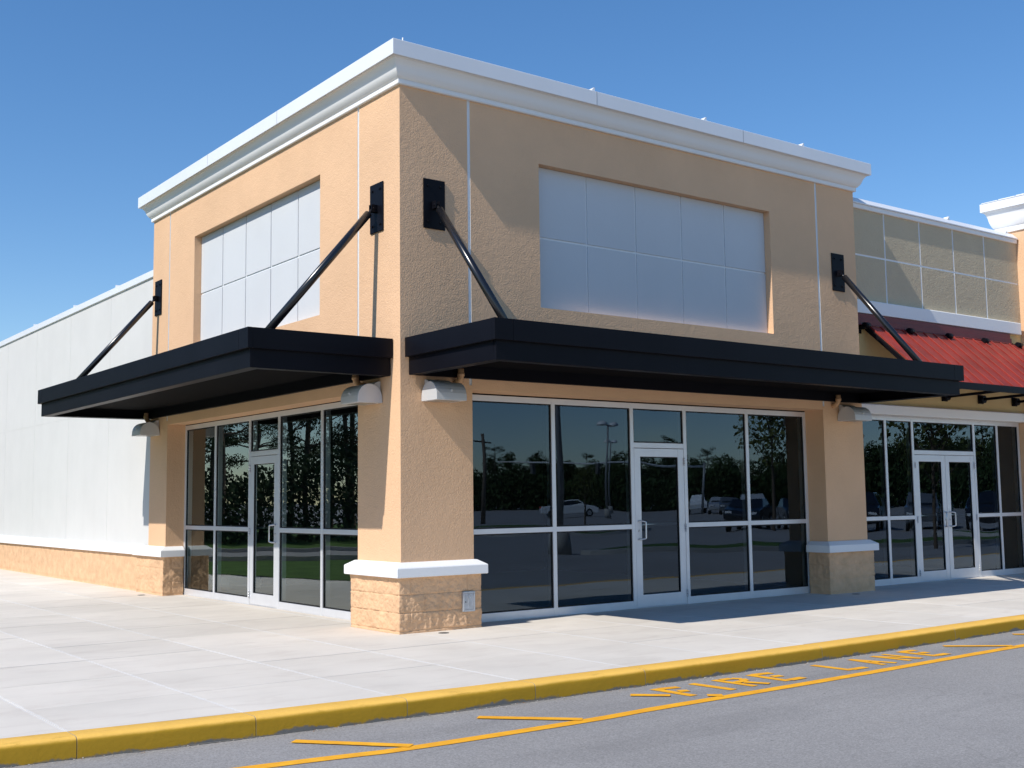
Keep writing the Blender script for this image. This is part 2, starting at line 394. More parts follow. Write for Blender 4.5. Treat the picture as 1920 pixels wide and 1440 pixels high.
# ------------------------------------------------------------------ mesh helpers
class MB:
    def __init__(s):
        s.v, s.f, s.mi, s.sm, s.mats = [], [], [], [], []
    def m(s, mt):
        if mt not in s.mats:
            s.mats.append(mt)
        return s.mats.index(mt)
    def face(s, pts, mt, smooth=False):
        k = len(s.v); s.v += [tuple(p) for p in pts]
        s.f.append(list(range(k, k + len(pts)))); s.mi.append(s.m(mt)); s.sm.append(smooth)
    def grid(s, rows, mt, smooth=True, close=False):
        k = len(s.v); nr, nc = len(rows), len(rows[0])
        for r in rows: s.v += [tuple(p) for p in r]
        mi = s.m(mt)
        for i in range(nr - 1):
            for j in range(nc if close else nc - 1):
                j2 = (j + 1) % nc
                s.f.append([k + i * nc + j, k + i * nc + j2, k + (i + 1) * nc + j2, k + (i + 1) * nc + j]); s.mi.append(mi); s.sm.append(smooth)
    def box(s, x0, x1, y0, y1, z0, z1, mt):
        k = len(s.v)
        s.v += [(x0, y0, z0), (x1, y0, z0), (x1, y1, z0), (x0, y1, z0), (x0, y0, z1), (x1, y0, z1), (x1, y1, z1), (x0, y1, z1)]
        mi = s.m(mt)
        for q in ((0, 3, 2, 1), (4, 5, 6, 7), (0, 1, 5, 4), (1, 2, 6, 5), (2, 3, 7, 6), (3, 0, 4, 7)):
            s.f.append([k + i for i in q]); s.mi.append(mi); s.sm.append(False)
    def tube(s, pts, r, mt, n=14, caps=True):
        pts = [Vector(p) for p in pts]
        rs = r if isinstance(r, (list, tuple)) else [r] * len(pts)
        rows = []
        up = None
        for i, p in enumerate(pts):
            d = (pts[min(i + 1, len(pts) - 1)] - pts[max(i - 1, 0)]).normalized()
            if up is None:
                up = d.orthogonal().normalized()
            else:
                up = (up - d * up.dot(d)).normalized()
            sd = d.cross(up)
            rows.append([p + (up * cos(2 * pi * k / n) + sd * sin(2 * pi * k / n)) * rs[i] for k in range(n)])
        s.grid(rows, mt, True, close=True)
        if caps:
            s.face(rows[0][::-1], mt); s.face(rows[-1], mt)
    def prism(s, poly, fn, a, b, mt, smooth=False):
        """poly: list of 2-D points, fn(p2, t) -> 3-D point; extruded from t=a to t=b"""
        A = [fn(q, a) for q in poly]; B = [fn(q, b) for q in poly]
        s.face(A[::-1], mt); s.face(B, mt)
        n = len(poly)
        for i in range(n):
            j = (i + 1) % n
            s.face([A[i], A[j], B[j], B[i]], mt, smooth)
    def build(s, name, parent=None, merge=0.0004, recalc=True, bevel=0.0, seg=2, auto=None):
        me = bpy.data.meshes.new(name)
        me.from_pydata(s.v, [], s.f)
        for mt in s.mats: me.materials.append(mt)
        me.polygons.foreach_set('material_index', s.mi)
        me.polygons.foreach_set('use_smooth', s.sm)
        if merge or recalc:
            bm = bmesh.new(); bm.from_mesh(me)
            if merge: bmesh.ops.remove_doubles(bm, verts=bm.verts, dist=merge)
            if recalc: bmesh.ops.recalc_face_normals(bm, faces=bm.faces)
            bm.to_mesh(me); bm.free()
        o = bpy.data.objects.new(name, me)
        COL.objects.link(o)
        if parent is not None:
            o.parent = parent
            o.matrix_parent_inverse = parent.matrix_basis.inverted()
        if bevel:
            md = o.modifiers.new('bevel', 'BEVEL'); md.width = bevel; md.segments = seg; md.limit_method = 'ANGLE'; md.angle_limit = radians(40)
            md.harden_normals = False
        return o

def tag(o, label=None, cat=None, group=None, kind=None):
    if label: o['label'] = label
    if cat: o['category'] = cat
    if group: o['group'] = group
    if kind: o['kind'] = kind
    return o

def thing(name, label, cat, loc=(0, 0, 0), rotz=0, group=None):
    o = bpy.data.objects.new(name, None)
    COL.objects.link(o)
    o.empty_display_size = 0.3
    o.location = loc; o.rotation_euler = (0, 0, rotz)
    o.matrix_basis   # keep
    return tag(o, label, cat, group)

def copy_tree(o, parent=None):
    c = o.copy(); COL.objects.link(c)
    if parent is not None: c.parent = parent
    for ch in list(o.children): copy_tree(ch, c)
    return c

# facade frames: (u along, o outward, z)
def FR(u, o, z): return (u, -o, z)           # street front
def FL(u, o, z): return (-o, u, z)           # side front
def fbox(b, F, u0, u1, o0, o1, z0, z1, mt):
    p, q = F(u0, o0, z0), F(u1, o1, z1)
    b.box(min(p[0], q[0]), max(p[0], q[0]), min(p[1], q[1]), max(p[1], q[1]), min(p[2], q[2]), max(p[2], q[2]), mt)

def relief(b, F, us, zs, depth, edge_mat):
    """facade sheet whose cells lie at depth(u, z) -> (depth, material) or None for an opening of given reveal"""
    us, zs = sorted(set(us)), sorted(set(zs))
    C = {}
    for i in range(len(us) - 1):
        for j in range(len(zs) - 1):
            C[i, j] = depth((us[i] + us[i + 1]) / 2, (zs[j] + zs[j + 1]) / 2)
    for (i, j), (d, mt, solid) in C.items():
        if solid:
            b.face([F(us[i], -d, zs[j]), F(us[i + 1], -d, zs[j]), F(us[i + 1], -d, zs[j + 1]), F(us[i], -d, zs[j + 1])], mt)
        for di, dj in ((1, 0), (0, 1)):
            c2 = C.get((i + di, j + dj))
            if c2 is None or c2[0] == d: continue
            d2 = c2[0]
            em = edge_mat if max(d, d2) > 0.03 else (mt if d > d2 else c2[1])
            if di:
                b.face([F(us[i + 1], -d, zs[j]), F(us[i + 1], -d2, zs[j]), F(us[i + 1], -d2, zs[j + 1]), F(us[i + 1], -d, zs[j + 1])], em)
            else:
                b.face([F(us[i], -d, zs[j + 1]), F(us[i + 1], -d, zs[j + 1]), F(us[i + 1], -d2, zs[j + 1]), F(us[i], -d2, zs[j + 1])], em)

def offsets(path, off, closed=False):
    """offset to the LEFT of travel with mitred corners"""
    n = len(path); out = []
    for i in range(n):
        p = Vector(path[i])
        a = Vector(path[i - 1]) if (i > 0 or closed) else None
        c = Vector(path[(i + 1) % n]) if (i < n - 1 or closed) else None
        d1 = (p - a).normalized() if a is not None else None
        d2 = (c - p).normalized() if c is not None else None
        if d1 is None: d1 = d2
        if d2 is None: d2 = d1
        n1 = Vector((-d1.y, d1.x)); n2 = Vector((-d2.y, d2.x))
        k = 1 + n1.dot(n2)
        out.append(p + (n1 + n2) / max(k, 0.2) * off)
    return out

def sweep(b, path, prof, mt, closed=False, smooth=False, caps=True):
    rows = []
    for (o, z) in prof:
        rows.append([(q.x, q.y, z) for q in offsets(path, o, closed)])
    b.grid(rows + [rows[0]], mt, smooth, close=closed)
    if not closed and caps:
        b.face([r[0] for r in rows][::-1], mt); b.face([r[-1] for r in rows], mt)

# ------------------------------------------------------------------ dimensions of the corner block
W, D = 8.674, 8.324
ZT = 6.476
G1, G2, H1, H2 = 1.0, 7.69, 1.0, 7.51
SF, SL = 0.35, 0.31
ST, SR, DH = 2.83, 1.116, 2.20
CT, CM, CB = 3.419, 3.189, 2.979

# ================================================================== SETTING
def struct(o, label=None):
    o['kind'] = 'structure'
    if label: o['label'] = label
    return o

ZR = -0.14
b = MB()
b.face([(-600, -600, ZR), (600, -600, ZR), (600, 600, ZR), (-600, 600, ZR)], M['asphalt'])
struct(b.build('road', recalc=False), 'grey asphalt road and car park surface')

def catmull(pts, n=10):
    out = []
    P = [pts[0]] + list(pts) + [pts[-1]]
    for i in range(1, len(P) - 2):
        for k in range(n):
            t = k / n
            q = []
            for c in (0, 1):
                a0, a1_, a2_, a3_ = P[i - 1][c], P[i][c], P[i + 1][c], P[i + 2][c]
                q.append(0.5 * (2 * a1_ + (a2_ - a0) * t + (2 * a0 - 5 * a1_ + 4 * a2_ - a3_) * t * t + (3 * a1_ - a0 - 3 * a2_ + a3_) * t ** 3))
            out.append(tuple(q))
    out.append(pts[-1])
    return out
KERB = [(-11.5, -2.7), (-8.0, -3.2), (-5.13, -3.56), (-2.8, -3.77), (0.08, -3.88), (3.2, -3.90), (6.5, -3.82), (10, -3.78), (16, -3.75), (40, -3.75)]
kerb_line = catmull(KERB, 8)
def kerb_y(x):
    for a, c in zip(kerb_line, kerb_line[1:]):
        if a[0] <= x <= c[0]:
            return a[1] + (c[1] - a[1]) * (x - a[0]) / (c[0] - a[0] + 1e-9)
    return kerb_line[0][1] if x < kerb_line[0][0] else kerb_line[-1][1]
KW = 0.235
# kerb: sections between joints, each with a rounded nose, one hairline gap at each joint
b = MB()
prof = [(0.0, -0.3), (0.002, -0.14), (0.004, -0.045), (0.005, -0.034), (0.006, -0.026), (0.013, -0.012), (0.025, -0.003), (0.040, 0.001), (0.055, 0.0015), (KW - 0.004, 0.001), (KW, -0.004), (KW, -0.3)]
edges = [-11.4]
x = YJ0 - 8 * YJS
while x < 39:
    if x > -11.3: edges.append(x)
    x += YJS * (1 if x < 0 else 2)
edges.append(39.5)
for e0, e1 in zip(edges, edges[1:]):
    xs = [e0 + 0.0025 + (e1 - e0 - 0.005) * k / 10 for k in range(11)]
    rows = []
    for o, z in prof:
        rr = []
        for q in xs:
            jy = 0.004 * noise.noise(Vector((q * 2.3, z * 6, 1.7))) + 0.0025 * noise.noise(Vector((q * 11, z * 20, 5)))
            jz = 0.003 * noise.noise(Vector((q * 1.7, 9.1, o)))
            rr.append((q, kerb_y(q) + o + jy, z + (jz if z > -0.1 else 0)))
        rows.append(rr)
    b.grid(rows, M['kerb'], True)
    b.face([r[0] for r in rows], M['kerb_raw']); b.face([r[-1] for r in rows][::-1], M['kerb_raw'])
struct(b.build('curb', merge=0, recalc=True), 'yellow painted concrete kerb along the fire lane')

# ragged concrete wash at the kerb foot
b = MB()
def gut(q):
    v = 0.030 * max(0, noise.noise(Vector((q * 0.9, 3.3, 0))) + 0.15) + 0.030 * max(0, noise.noise(Vector((q * 9, 1, 0))) - .05) + 0.022 * max(0, noise.noise(Vector((q * 31, 5, 0))) - .1)
    return v - .004
q0 = -11.0
while q0 < 30:
    q1 = q0 + 0.02
    if max(gut(q0), gut(q1)) > 0.001:
        b.face([(q0, kerb_y(q0) - max(gut(q0), 0), ZR + 0.004), (q1, kerb_y(q1) - max(gut(q1), 0), ZR + 0.004), (q1, kerb_y(q1) + 0.03, ZR + 0.005), (q0, kerb_y(q0) + 0.03, ZR + 0.005)], M['gutter'])
    q0 = q1
struct(b.build('gutter_edge', recalc=False), 'ragged strip of bare concrete along the foot of the yellow kerb')

b = MB()
rg = random.Random(3)
for _ in range(900):
    q = rg.uniform(-7, 16); off = abs(rg.gauss(0, .05)) + .006
    c = Vector((q, kerb_y(q) - off, ZR + .004)); g = rg.uniform(.003, .009)
    a = rg.uniform(0, 6.28); pts_ = [c + Vector((cos(a + k * 2.1) * g * rg.uniform(.6, 1.3), sin(a + k * 2.1) * g, 0)) for k in range(3)]
    top_ = c + Vector((0, 0, g * rg.uniform(.3, .8)))
    for k in range(3): b.face([pts_[k], pts_[(k + 1) % 3], top_], M['grit'] if rg.random() < .8 else M['leaf_crumb'])
tag(b.build('kerb_grit', merge=0), 'fine grit and leaf crumbs gathered along the kerb foot', 'grit', None, 'stuff')

# sidewalk: slabs between joints
b = MB()
gx, gz = 0.004, 0.007
xl = []
x = YJ0 - 8 * YJS
while x < 39.5:
    xl.append(x); x += YJS
xl = [-11.4] + [q for q in xl if q > -11.3] + [39.5]
yl_ = [-2.36 + 1.27 * k for k in range(45)]
def left_edge(y):            # where the walk ends against the lawn on the left
    if y < -1.5: return -9.2
    t = min(1, (y + 1.5) / 5.0)
    return (-9.2) * (1 - t) + t * (-4.65 + (y + 1.5) * 0.218 - 0.45 + 0.12 * sin(y * 0.5)) if y < 19 else -0.62
for i in range(len(xl) - 1):
    x0, x1 = xl[i] + gx, xl[i + 1] - gx
    ys = [None] + yl_
    for j in range(len(ys) - 1):
        if x0 > 0.5 and j > 3: continue
        if x1 < left_edge(ys[j + 1]) + 0.3 and j > 1: continue
        n = 6 if ys[j] is None else 1
        lo = [(x0 + (x1 - x0) * k / n, kerb_y(x0 + (x1 - x0) * k / n) + KW + 0.003) if ys[j] is None else (x0 + (x1 - x0) * k / n, ys[j] + gx) for k in range(n + 1)]
        hi = [(x1, ys[j + 1] - gx), (x0, ys[j + 1] - gx)]
        tz = 0.0012 * random.uniform(-1, 1)
        top = [(p[0], p[1], tz) for p in lo + hi]
        b.face(top, M['concrete'])
        bot = [(p[0], p[1], -0.03) for p in lo + hi]
        for k in range(len(top)):
            k2 = (k + 1) % len(top)
            b.face([bot[k], bot[k2], top[k2], top[k]], M['concrete'])
b.face([(-11.4, -3.4, -gz), (39.5, -3.4, -gz), (39.5, 54, -gz), (-11.4, 54, -gz)], M['concrete_joint'])
b.build('sidewalk', merge=0, recalc=False)
struct(bpy.data.objects['sidewalk'], 'pale concrete walkway slabs in front of the shops')

# lawn on the left, side road and verge beyond it (seen in the side windows' reflection)
b = MB()
pl = [(left_edge(-1.5 + k * 0.75), -1.5 + k * 0.75) for k in range(75)]
pts = [(p[0], p[1], 0.012) for p in pl] + [(-90, pl[-1][1], 0.012), (-90, -1.5, 0.012)]
b.face(pts, M['grass'])
b.face([(pl[0][0], -1.5, .012), (-90, -1.5, .012), (-90, -1.5, -.2), (pl[0][0], -1.5, -.2)], M['grass'])
struct(b.build('lawn', recalc=False), 'mown green lawn left of the walkway')
b = MB()
b.face([(-1.0, 19.7, .017), (-3.9, 17.8, .017), (-7.6, 15.4, .017), (-90, -38, .017), (-90, -31, .017), (-10.7, 20.7, .017), (-6.1, 23.5, .017), (-1.0, 26.8, .017)], M['asphalt'])
struct(b.build('side_road', recalc=False), 'narrow asphalt drive crossing the lawn')
for (p, q) in (((-1.0, 26.8), (-90, -31)), ((-1.0, 19.7), (-90, -38))):
    b = MB(); d = (Vector(q) - Vector(p)).normalized(); nn = Vector((-d.y, d.x)) * .11
    b.prism([(-1, 0), (1, 0), (1, .13), (-1, .13)], lambda w_, t_, p=p, d=d, nn=nn: (p[0] + d.x * t_ + nn.x * w_[0], p[1] + d.y * t_ + nn.y * w_[0], .01 + w_[1]), 0, 106, M['kerb_raw'])
    struct(b.build('side_road_curb'), 'pale concrete kerb along the asphalt drive')

# painted fire lane: line, hatch strokes, words
def stroke(b, p, q, w, z=ZR + 0.004, ragged=0.35):
    p, q = Vector(p), Vector(q)
    d = q - p; L = d.length; d.normalize(); nn = Vector((-d.y, d.x))
    n = max(2, int(L / 0.03))
    A, B = [], []
    for k in range(n + 1):
        c = p + d * L * k / n
        r1 = 0.006 * ragged * noise.noise(Vector((c.x * 30, c.y * 30, 1))) * 2
        r2 = 0.006 * ragged * noise.noise(Vector((c.x * 30, c.y * 30, 8))) * 2
        A.append((*(c + nn * (w / 2 + r1)), z)); B.append((*(c - nn * (w / 2 + r2)), z))
    b.grid([A, B], M['paint'], False)
line = catmull([(-9.5, -3.35), (-6.0, -4.25), (-3.44, -4.66), (-2.78, -4.75), (-1.27, -4.78), (-0.49, -4.75), (1.65, -4.72), (5.09, -4.60), (9, -4.52), (16, -4.5), (40, -4.5)], 12)
b = MB()
A, B = [], []
for i, p in enumerate(line):
    a = Vector(line[max(i - 1, 0)]); c = Vector(line[min(i + 1, len(line) - 1)])
    d = (c - a).normalized(); nn = Vector((-d.y, d.x))
    w = 0.060 + 0.005 * noise.noise(Vector((p[0] * 3, 2, 0)))
    A.append((p[0] + nn.x * w, p[1] + nn.y * w, ZR + 0.004)); B.append((p[0] - nn.x * w, p[1] - nn.y * w, ZR + 0.004))
b.grid([A, B], M['paint'], False)
struct(b.build('lane_line', recalc=False), 'long yellow edge line painted on the asphalt')
for k, (p, q) in enumerate([((-3.33, -4.04), (-2.78, -4.70)), ((-1.85, -4.15), (-1.30, -4.73)), ((-0.30, -4.17), (-0.06, -4.40)), ((0.17, -4.60), (0.27, -4.68)),
                            ((4.39, -4.07), (4.95, -4.55)), ((5.92, -3.99), (6.45, -4.50))]):
    b = MB(); stroke(b, p, q, 0.098, ZR + 0.0075)
    struct(b.build('hatch_stripe', recalc=False), 'short slanted yellow stripe painted between kerb and edge line')
def letter(strokes, w=0.075):
    w *= 1.22
    b = MB()
    for i, (p, q) in enumerate(strokes):
        stroke(b, p, q, w, ZR + 0.004 + 0.0006 * i)
    o = b.build('pavement_letter', recalc=False)
    return struct(o)
L_ = lambda *s: [((s[i], s[i + 1]), (s[i + 2], s[i + 3])) for i in range(0, len(s), 4)]
letter(L_(.065, -4.06, .085, -4.53, .11, -4.095, .30, -4.135, .145, -4.285, .235, -4.32))['label'] = 'yellow painted letter F on the asphalt'
letter(L_(.52, -4.07, .56, -4.54))['label'] = 'yellow painted letter I on the asphalt'
letter(L_(.815, -4.06, .845, -4.53, .87, -4.095, 1.0, -4.105, 1.0, -4.105, 1.055, -4.18, 1.055, -4.18, 1.0, -4.275, 1.0, -4.275, .87, -4.285, .925, -4.33, 1.03, -4.53), .068)['label'] = 'yellow painted letter R on the asphalt'
letter(L_(1.275, -4.06, 1.285, -4.53, 1.31, -4.085, 1.53, -4.115, 1.36, -4.27, 1.47, -4.295, 1.325, -4.505, 1.53, -4.495))['label'] = 'yellow painted letter E ending the first word'
letter(L_(2.21, -4.05, 2.225, -4.50, 2.26, -4.47, 2.48, -4.47))['label'] = 'yellow painted letter L on the asphalt'
letter(L_(2.80, -4.04, 2.755, -4.49, 2.80, -4.04, 2.94, -4.49, 2.80, -4.33, 2.88, -4.33), .065)['label'] = 'yellow painted letter A on the asphalt'
letter(L_(3.155, -4.04, 3.195, -4.48, 3.165, -4.05, 3.385, -4.46, 3.36, -4.03, 3.40, -4.47), .06)['label'] = 'yellow painted letter N on the asphalt'
letter(L_(3.655, -4.01, 3.665, -4.47, 3.69, -4.035, 3.89, -4.06, 3.73, -4.225, 3.84, -4.24, 3.70, -4.44, 3.90, -4.435))['label'] = 'yellow painted letter E ending the second word'

# ================================================================== CORNER SHOP
shop = thing('corner_shop', 'tan stucco corner shop with white cornice and two storefront sides', 'building')
b = MB()
T = M['tan']
R1, R2, RB, RT = 2.104, 6.597, 3.960, 5.851
Q1, Q2 = 2.029, 6.418
def dF(u, z):
    if G1 + .02 < u < G2 and z < 2.848: return (SF + .01, T, False)
    if R1 < u < R2 and RB < z < RT: return (0.16, T, True)
    if (G1 - .022 < u < G1 + .018 or G2 < u < G2 + .04) and z > 2.90: return (0.014, M['joint'], True)
    return (0, T, True)
zs = [0.02, 2.848, 2.90, RB, RT, ZT + .06]
relief(b, FR, [0, G1 - .022, G1 + .018, G1 + .02, R1, R2, G2, G2 + .04, W], zs, dF, T)
def dL(u, z):
    if H1 + .005 < u < H2 and z < 2.838: return (SL + .01, T, False)
    if Q1 < u < Q2 and RB < z < RT: return (0.16, T, True)
    if (H1 - .02 < u < H1 + .018 or H2 < u < H2 + .038) and z > 2.90: return (0.014, M['joint'], True)
    return (0, T, True)
relief(b, FL, [0, H1 - .02, H1 + .005, H1 + .018, Q1, Q2, H2, H2 + .038, D], [0.02, 2.838, 2.90, RB, RT, ZT + .06], dL, T)
b.face([(W, 0, 0), (W, D, 0), (W, D, ZT + .06), (W, 0, ZT + .06)], T)
b.face([(0, D, 0), (W, D, 0), (W, D, ZT + .06), (0, D, ZT + .06)], T)
b.build('wall', shop, recalc=False)

def panel(F, u0, u1, z0, z1, cols, rows_, name, parent, out, mt, jw=0.03):
    b = MB()
    us = [u0, u1]; zs = [z0, z1]; uj = []; zj = []
    for k in range(1, cols):
        c = u0 + (u1 - u0) * k / cols; uj.append(c); us += [c - jw / 2, c + jw / 2]
    for k in range(1, rows_):
        c = z0 + (z1 - z0) * k / rows_; zj.append(c); zs += [c - jw / 2, c + jw / 2]
    def dp(u, z):
        if any(abs(u - c) < jw / 2 for c in uj) or any(abs(z - c) < jw / 2 for c in zj):
            return (-out + 0.014, M['joint'], True)
        return (-out, mt, True)
    relief(b, F, us, zs, dp, mt)
    return b.build(name, parent, recalc=False)
panel(FR, R1 + .004, R2 - .004, RB + .004, RT - .004, 5, 2, 'sign_panel', shop, -0.12, M['sign'])
panel(FL, Q1 + .004, Q2 - .004, RB + .004, RT - .004, 5, 2, 'sign_panel', shop, -0.12, M['sign'])

# cornice with metal coping
cyma = [(-.03, ZT - .004), (.034, ZT - .004), (.040, ZT + .004), (.040, ZT + .048), (.034, ZT + .056), (.050, ZT + .062)]
for k in range(1, 13):
    t = k / 12
    cyma.append((.050 + .125 * (0.5 * t + 0.5 * (t + 0.16 * sin(2 * pi * t))), ZT + .062 + .196 * t))
cyma += [(.190, ZT + .262), (.190, ZT + .272), (-.03, ZT + .272)]
block = [(W, 0), (0, 0), (0, D), (W, D)]
b = MB(); sweep(b, block, cyma, M['foam'], closed=True)
o = b.build('cornice', shop)
for pgn in o.data.polygons: pgn.use_smooth = True
md = o.modifiers.new('split', 'EDGE_SPLIT'); md.split_angle = radians(32)
b = MB(); sweep(b, block, [(-.35, ZT + .275), (.200, ZT + .275), (.200, ZT + .262), (.220, ZT + .262), (.220, ZT + .448), (.214, ZT + .452), (-.35, ZT + .43)], M['coping'], closed=True)
cop = b.build('coping', shop, bevel=0.003)
for F, u in ((FR, 2.94), (FR, 5.81), (FL, 5.378), (FL, 2.903)):
    b = MB(); fbox(b, F, u - .004, u + .004, .214, .2215, ZT + .263, ZT + .45, M['seam']); b.build('coping_seam', cop)
def clip(F, u, o, z, parent):
    b = MB()
    b.prism([(u - .045, z), (u + .02, z), (u + .02, z + .055), (u + .005, z + .055)], lambda q, t: F(q[0], t, q[1]), o - .11, o - .004, M['coping'])
    return b.build('coping_clip', parent)
for u in (2.90, 5.03, 7.2): clip(FR, u, .21, ZT + .449, cop)
b = MB(); b.tube([(-.05, -.16, ZT + .43), (-.05, -.16, ZT + .51)], .008, M['coping'], 6); b.build('air_terminal', cop)

b = MB()
b.face([(0.02, .02, ZT + .2), (W - .02, .02, ZT + .2), (W - .02, D - .02, ZT + .2), (.02, D - .02, ZT + .2)], M['roof'])
b.build('roof', shop, recalc=False)

# inside of the empty unit: slab, block walls, ribbed steel deck
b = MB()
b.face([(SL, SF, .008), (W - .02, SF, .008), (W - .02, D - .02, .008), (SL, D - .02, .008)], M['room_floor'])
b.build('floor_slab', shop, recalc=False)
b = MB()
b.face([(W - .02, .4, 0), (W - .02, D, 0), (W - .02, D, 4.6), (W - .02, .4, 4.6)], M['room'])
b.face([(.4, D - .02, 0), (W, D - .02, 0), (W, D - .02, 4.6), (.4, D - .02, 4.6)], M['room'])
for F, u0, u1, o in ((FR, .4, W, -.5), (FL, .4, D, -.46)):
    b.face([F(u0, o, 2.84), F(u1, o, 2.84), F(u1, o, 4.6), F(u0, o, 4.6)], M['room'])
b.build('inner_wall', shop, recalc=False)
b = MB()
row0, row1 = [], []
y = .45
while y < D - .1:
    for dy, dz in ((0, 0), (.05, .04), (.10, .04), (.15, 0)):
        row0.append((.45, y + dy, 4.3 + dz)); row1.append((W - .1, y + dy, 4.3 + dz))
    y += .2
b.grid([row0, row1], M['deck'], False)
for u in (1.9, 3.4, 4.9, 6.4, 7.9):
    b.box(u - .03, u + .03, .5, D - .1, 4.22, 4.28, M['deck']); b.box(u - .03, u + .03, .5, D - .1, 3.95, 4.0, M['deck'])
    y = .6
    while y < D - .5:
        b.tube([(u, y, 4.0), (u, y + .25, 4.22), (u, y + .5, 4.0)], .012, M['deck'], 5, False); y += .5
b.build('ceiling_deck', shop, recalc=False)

# ---- storefront glazing
def ring(b, F, u0, u1, z0, z1, w, o0, o1, mt):
    fbox(b, F, u0, u0 + w, o0, o1, z0, z1, mt); fbox(b, F, u1 - w, u1, o0, o1, z0, z1, mt)
    fbox(b, F, u0 + w, u1 - w, o0, o1, z0, z0 + w, mt); fbox(b, F, u0 + w, u1 - w, o0, o1, z1 - w, z1, mt)

def sheet(F, u0, u1, z0, z1, o, parent):
    """one light of float glass, faintly bowed the way sealed units are"""
    b = MB(); n, m_ = 10, 14
    sd = random.random() * 50
    rows = []
    for j in range(m_ + 1):
        z = z0 + (z1 - z0) * j / m_; r = []
        for i in range(n + 1):
            u = u0 + (u1 - u0) * i / n
            w = .0007 * noise.noise(Vector((u * 1.1, z * 1.3, sd))) + .0010 * sin(pi * i / n) * sin(pi * j / m_)
            r.append(F(u, o + w, z))
        rows.append(r)
    if F is FL: rows = [r[::-1] for r in rows]
    b.grid(rows, M['glass_side'] if F is FL else M['glass'], True)
    return b.build('pane', parent, merge=0, recalc=False)

def glaze(F, u0, u1, z0, z1, o, parent):
    g = sheet(F, u0 + .006, u1 - .006, z0 + .006, z1 - .006, o - .026, parent)
    b = MB(); ring(b, F, u0, u1, z0, z1, .016, o - .036, o - .014, M['gasket'])
    b.build('gasket', parent)

def storefront(parent, F, o, us, doors, st, sr, dh, flip=1, mw=.062, hinge_right=True):
    """us: frame centre lines, first and last are jambs; doors: index of the bay holding a door (leaf count)"""
    sf = None
    b = MB(); dp = .115; h = mw / 2; sill = .105; head = .075
    cl = list(us)
    for i, u in enumerate(cl):
        a = u if i == 0 else u - h; c = u if i == len(cl) - 1 else u + h
        if i == 0: c = u + mw
        if i == len(cl) - 1: a = u - mw
        fbox(b, F, a, c, o - dp, o, 0.0, st, M['alu'])
    bays = []
    for i in range(len(cl) - 1):
        a = cl[i] + (mw if i == 0 else h); c = cl[i + 1] - (mw if i == len(cl) - 2 else h)
        fbox(b, F, a, c, o - dp, o - .002, st - head, st, M['alu'])
        if i in doors:
            fbox(b, F, a, c, o - dp, o - .002, dh + .008, dh + .08, M['alu'])
            fbox(b, F, a, c, o - dp, o - .004, 0.0, .012, M['alu'])
            bays.append((a, c, dh + .08, st - head))
        else:
            fbox(b, F, a, c, o - dp, o - .002, 0.0, sill, M['alu'])
            fbox(b, F, a, c, o - dp, o - .002, sr - .032, sr + .032, M['alu'])
            bays.append((a, c, sill, sr - .032)); bays.append((a, c, sr + .032, st - head))
    fr = b.build('storefront_frame', parent, bevel=.0025)
    for (a, c, z0, z1) in bays: glaze(F, a, c, z0, z1, o, fr)
    for i, leaves in doors.items():
        a = cl[i] + h; c = cl[i + 1] - h
        wl = (c - a) / leaves
        for k in range(leaves):
            l0, l1 = a + k * wl + .005, a + (k + 1) * wl - .005
            hr = hinge_right if leaves == 1 else (k == 1)
            door(parent, F, o - .003, l0, l1, dh, hr)

def door(parent, F, o, u0, u1, dh, hinge_right):
    b = MB(); t = .045; sw = .115; tr = .115; br = .165; z0 = .014
    fbox(b, F, u0, u0 + sw, o - t, o, z0, dh, M['alu']); fbox(b, F, u1 - sw, u1, o - t, o, z0, dh, M['alu'])
    fbox(b, F, u0 + sw, u1 - sw, o - t, o - .0015, dh - tr, dh, M['alu']); fbox(b, F, u0 + sw, u1 - sw, o - t, o - .0015, z0, z0 + br, M['alu'])
    d = b.build('door', parent, bevel=.0025)
    sheet(F, u0 + sw + .004, u1 - sw - .004, z0 + br + .004, dh - tr - .004, o - .025, d)
    b = MB(); ring(b, F, u0 + sw, u1 - sw, z0 + br, dh - tr, .010, o - .034, o - .010, M['gasket']); b.build('gasket', d)
    us = (u0 + sw * .5) if hinge_right else (u1 - sw * .5)
    sg = 1 if hinge_right else -1
    b = MB(); zb, zt = .94, 1.19
    pts = [F(us, o, zt), F(us, o + .03, zt)]
    for k in range(7):
        a = k / 6 * pi / 2
        pts.append(F(us + sg * .075 * sin(a) * 1.0, o + .03 + .035 * sin(a), zt - .02 * (1 - cos(a))))
    for k in range(7):
        a = k / 6 * pi / 2
        pts.append(F(us + sg * .075 * cos(a), o + .03 + .035 * cos(a), zb + .02 * (1 - sin(a))))
    pts += [F(us, o + .03, zb), F(us, o, zb)]
    b.tube(pts, .012, M['steel'], 10)
    b.build('handle', d)
    b = MB(); c = F(us, o, 1.06); e = F(us, o + .008, 1.06); b.tube([c, e], .016, M['steel'], 12); b.build('lock', d)
    uh = u1 if hinge_right else u0
    for z in (.16, 1.08, 2.02):
        b = MB()
        for kz in range(3):
            b.tube([F(uh, o + .010, z - .055 + kz * .037), F(uh, o + .010, z - .055 + kz * .037 + .034)], .011, M['steel'], 8)
        b.build('hinge', d)
    b = MB()
    b.tube([F(u0 + sw * .4, o - .10, 1.14), F(u1 - sw * .4, o - .10, 1.14)], .016, M['steel'], 8)
    b.tube([F(u0 + sw * .5, o - .10, 1.14), F(u0 + sw * .5, o - t, 1.14)], .012, M['steel'], 8)
    b.tube([F(u1 - sw * .5, o - .10, 1.14), F(u1 - sw * .5, o - t, 1.14)], .012, M['steel'], 8)
    b.build('push_bar', d)

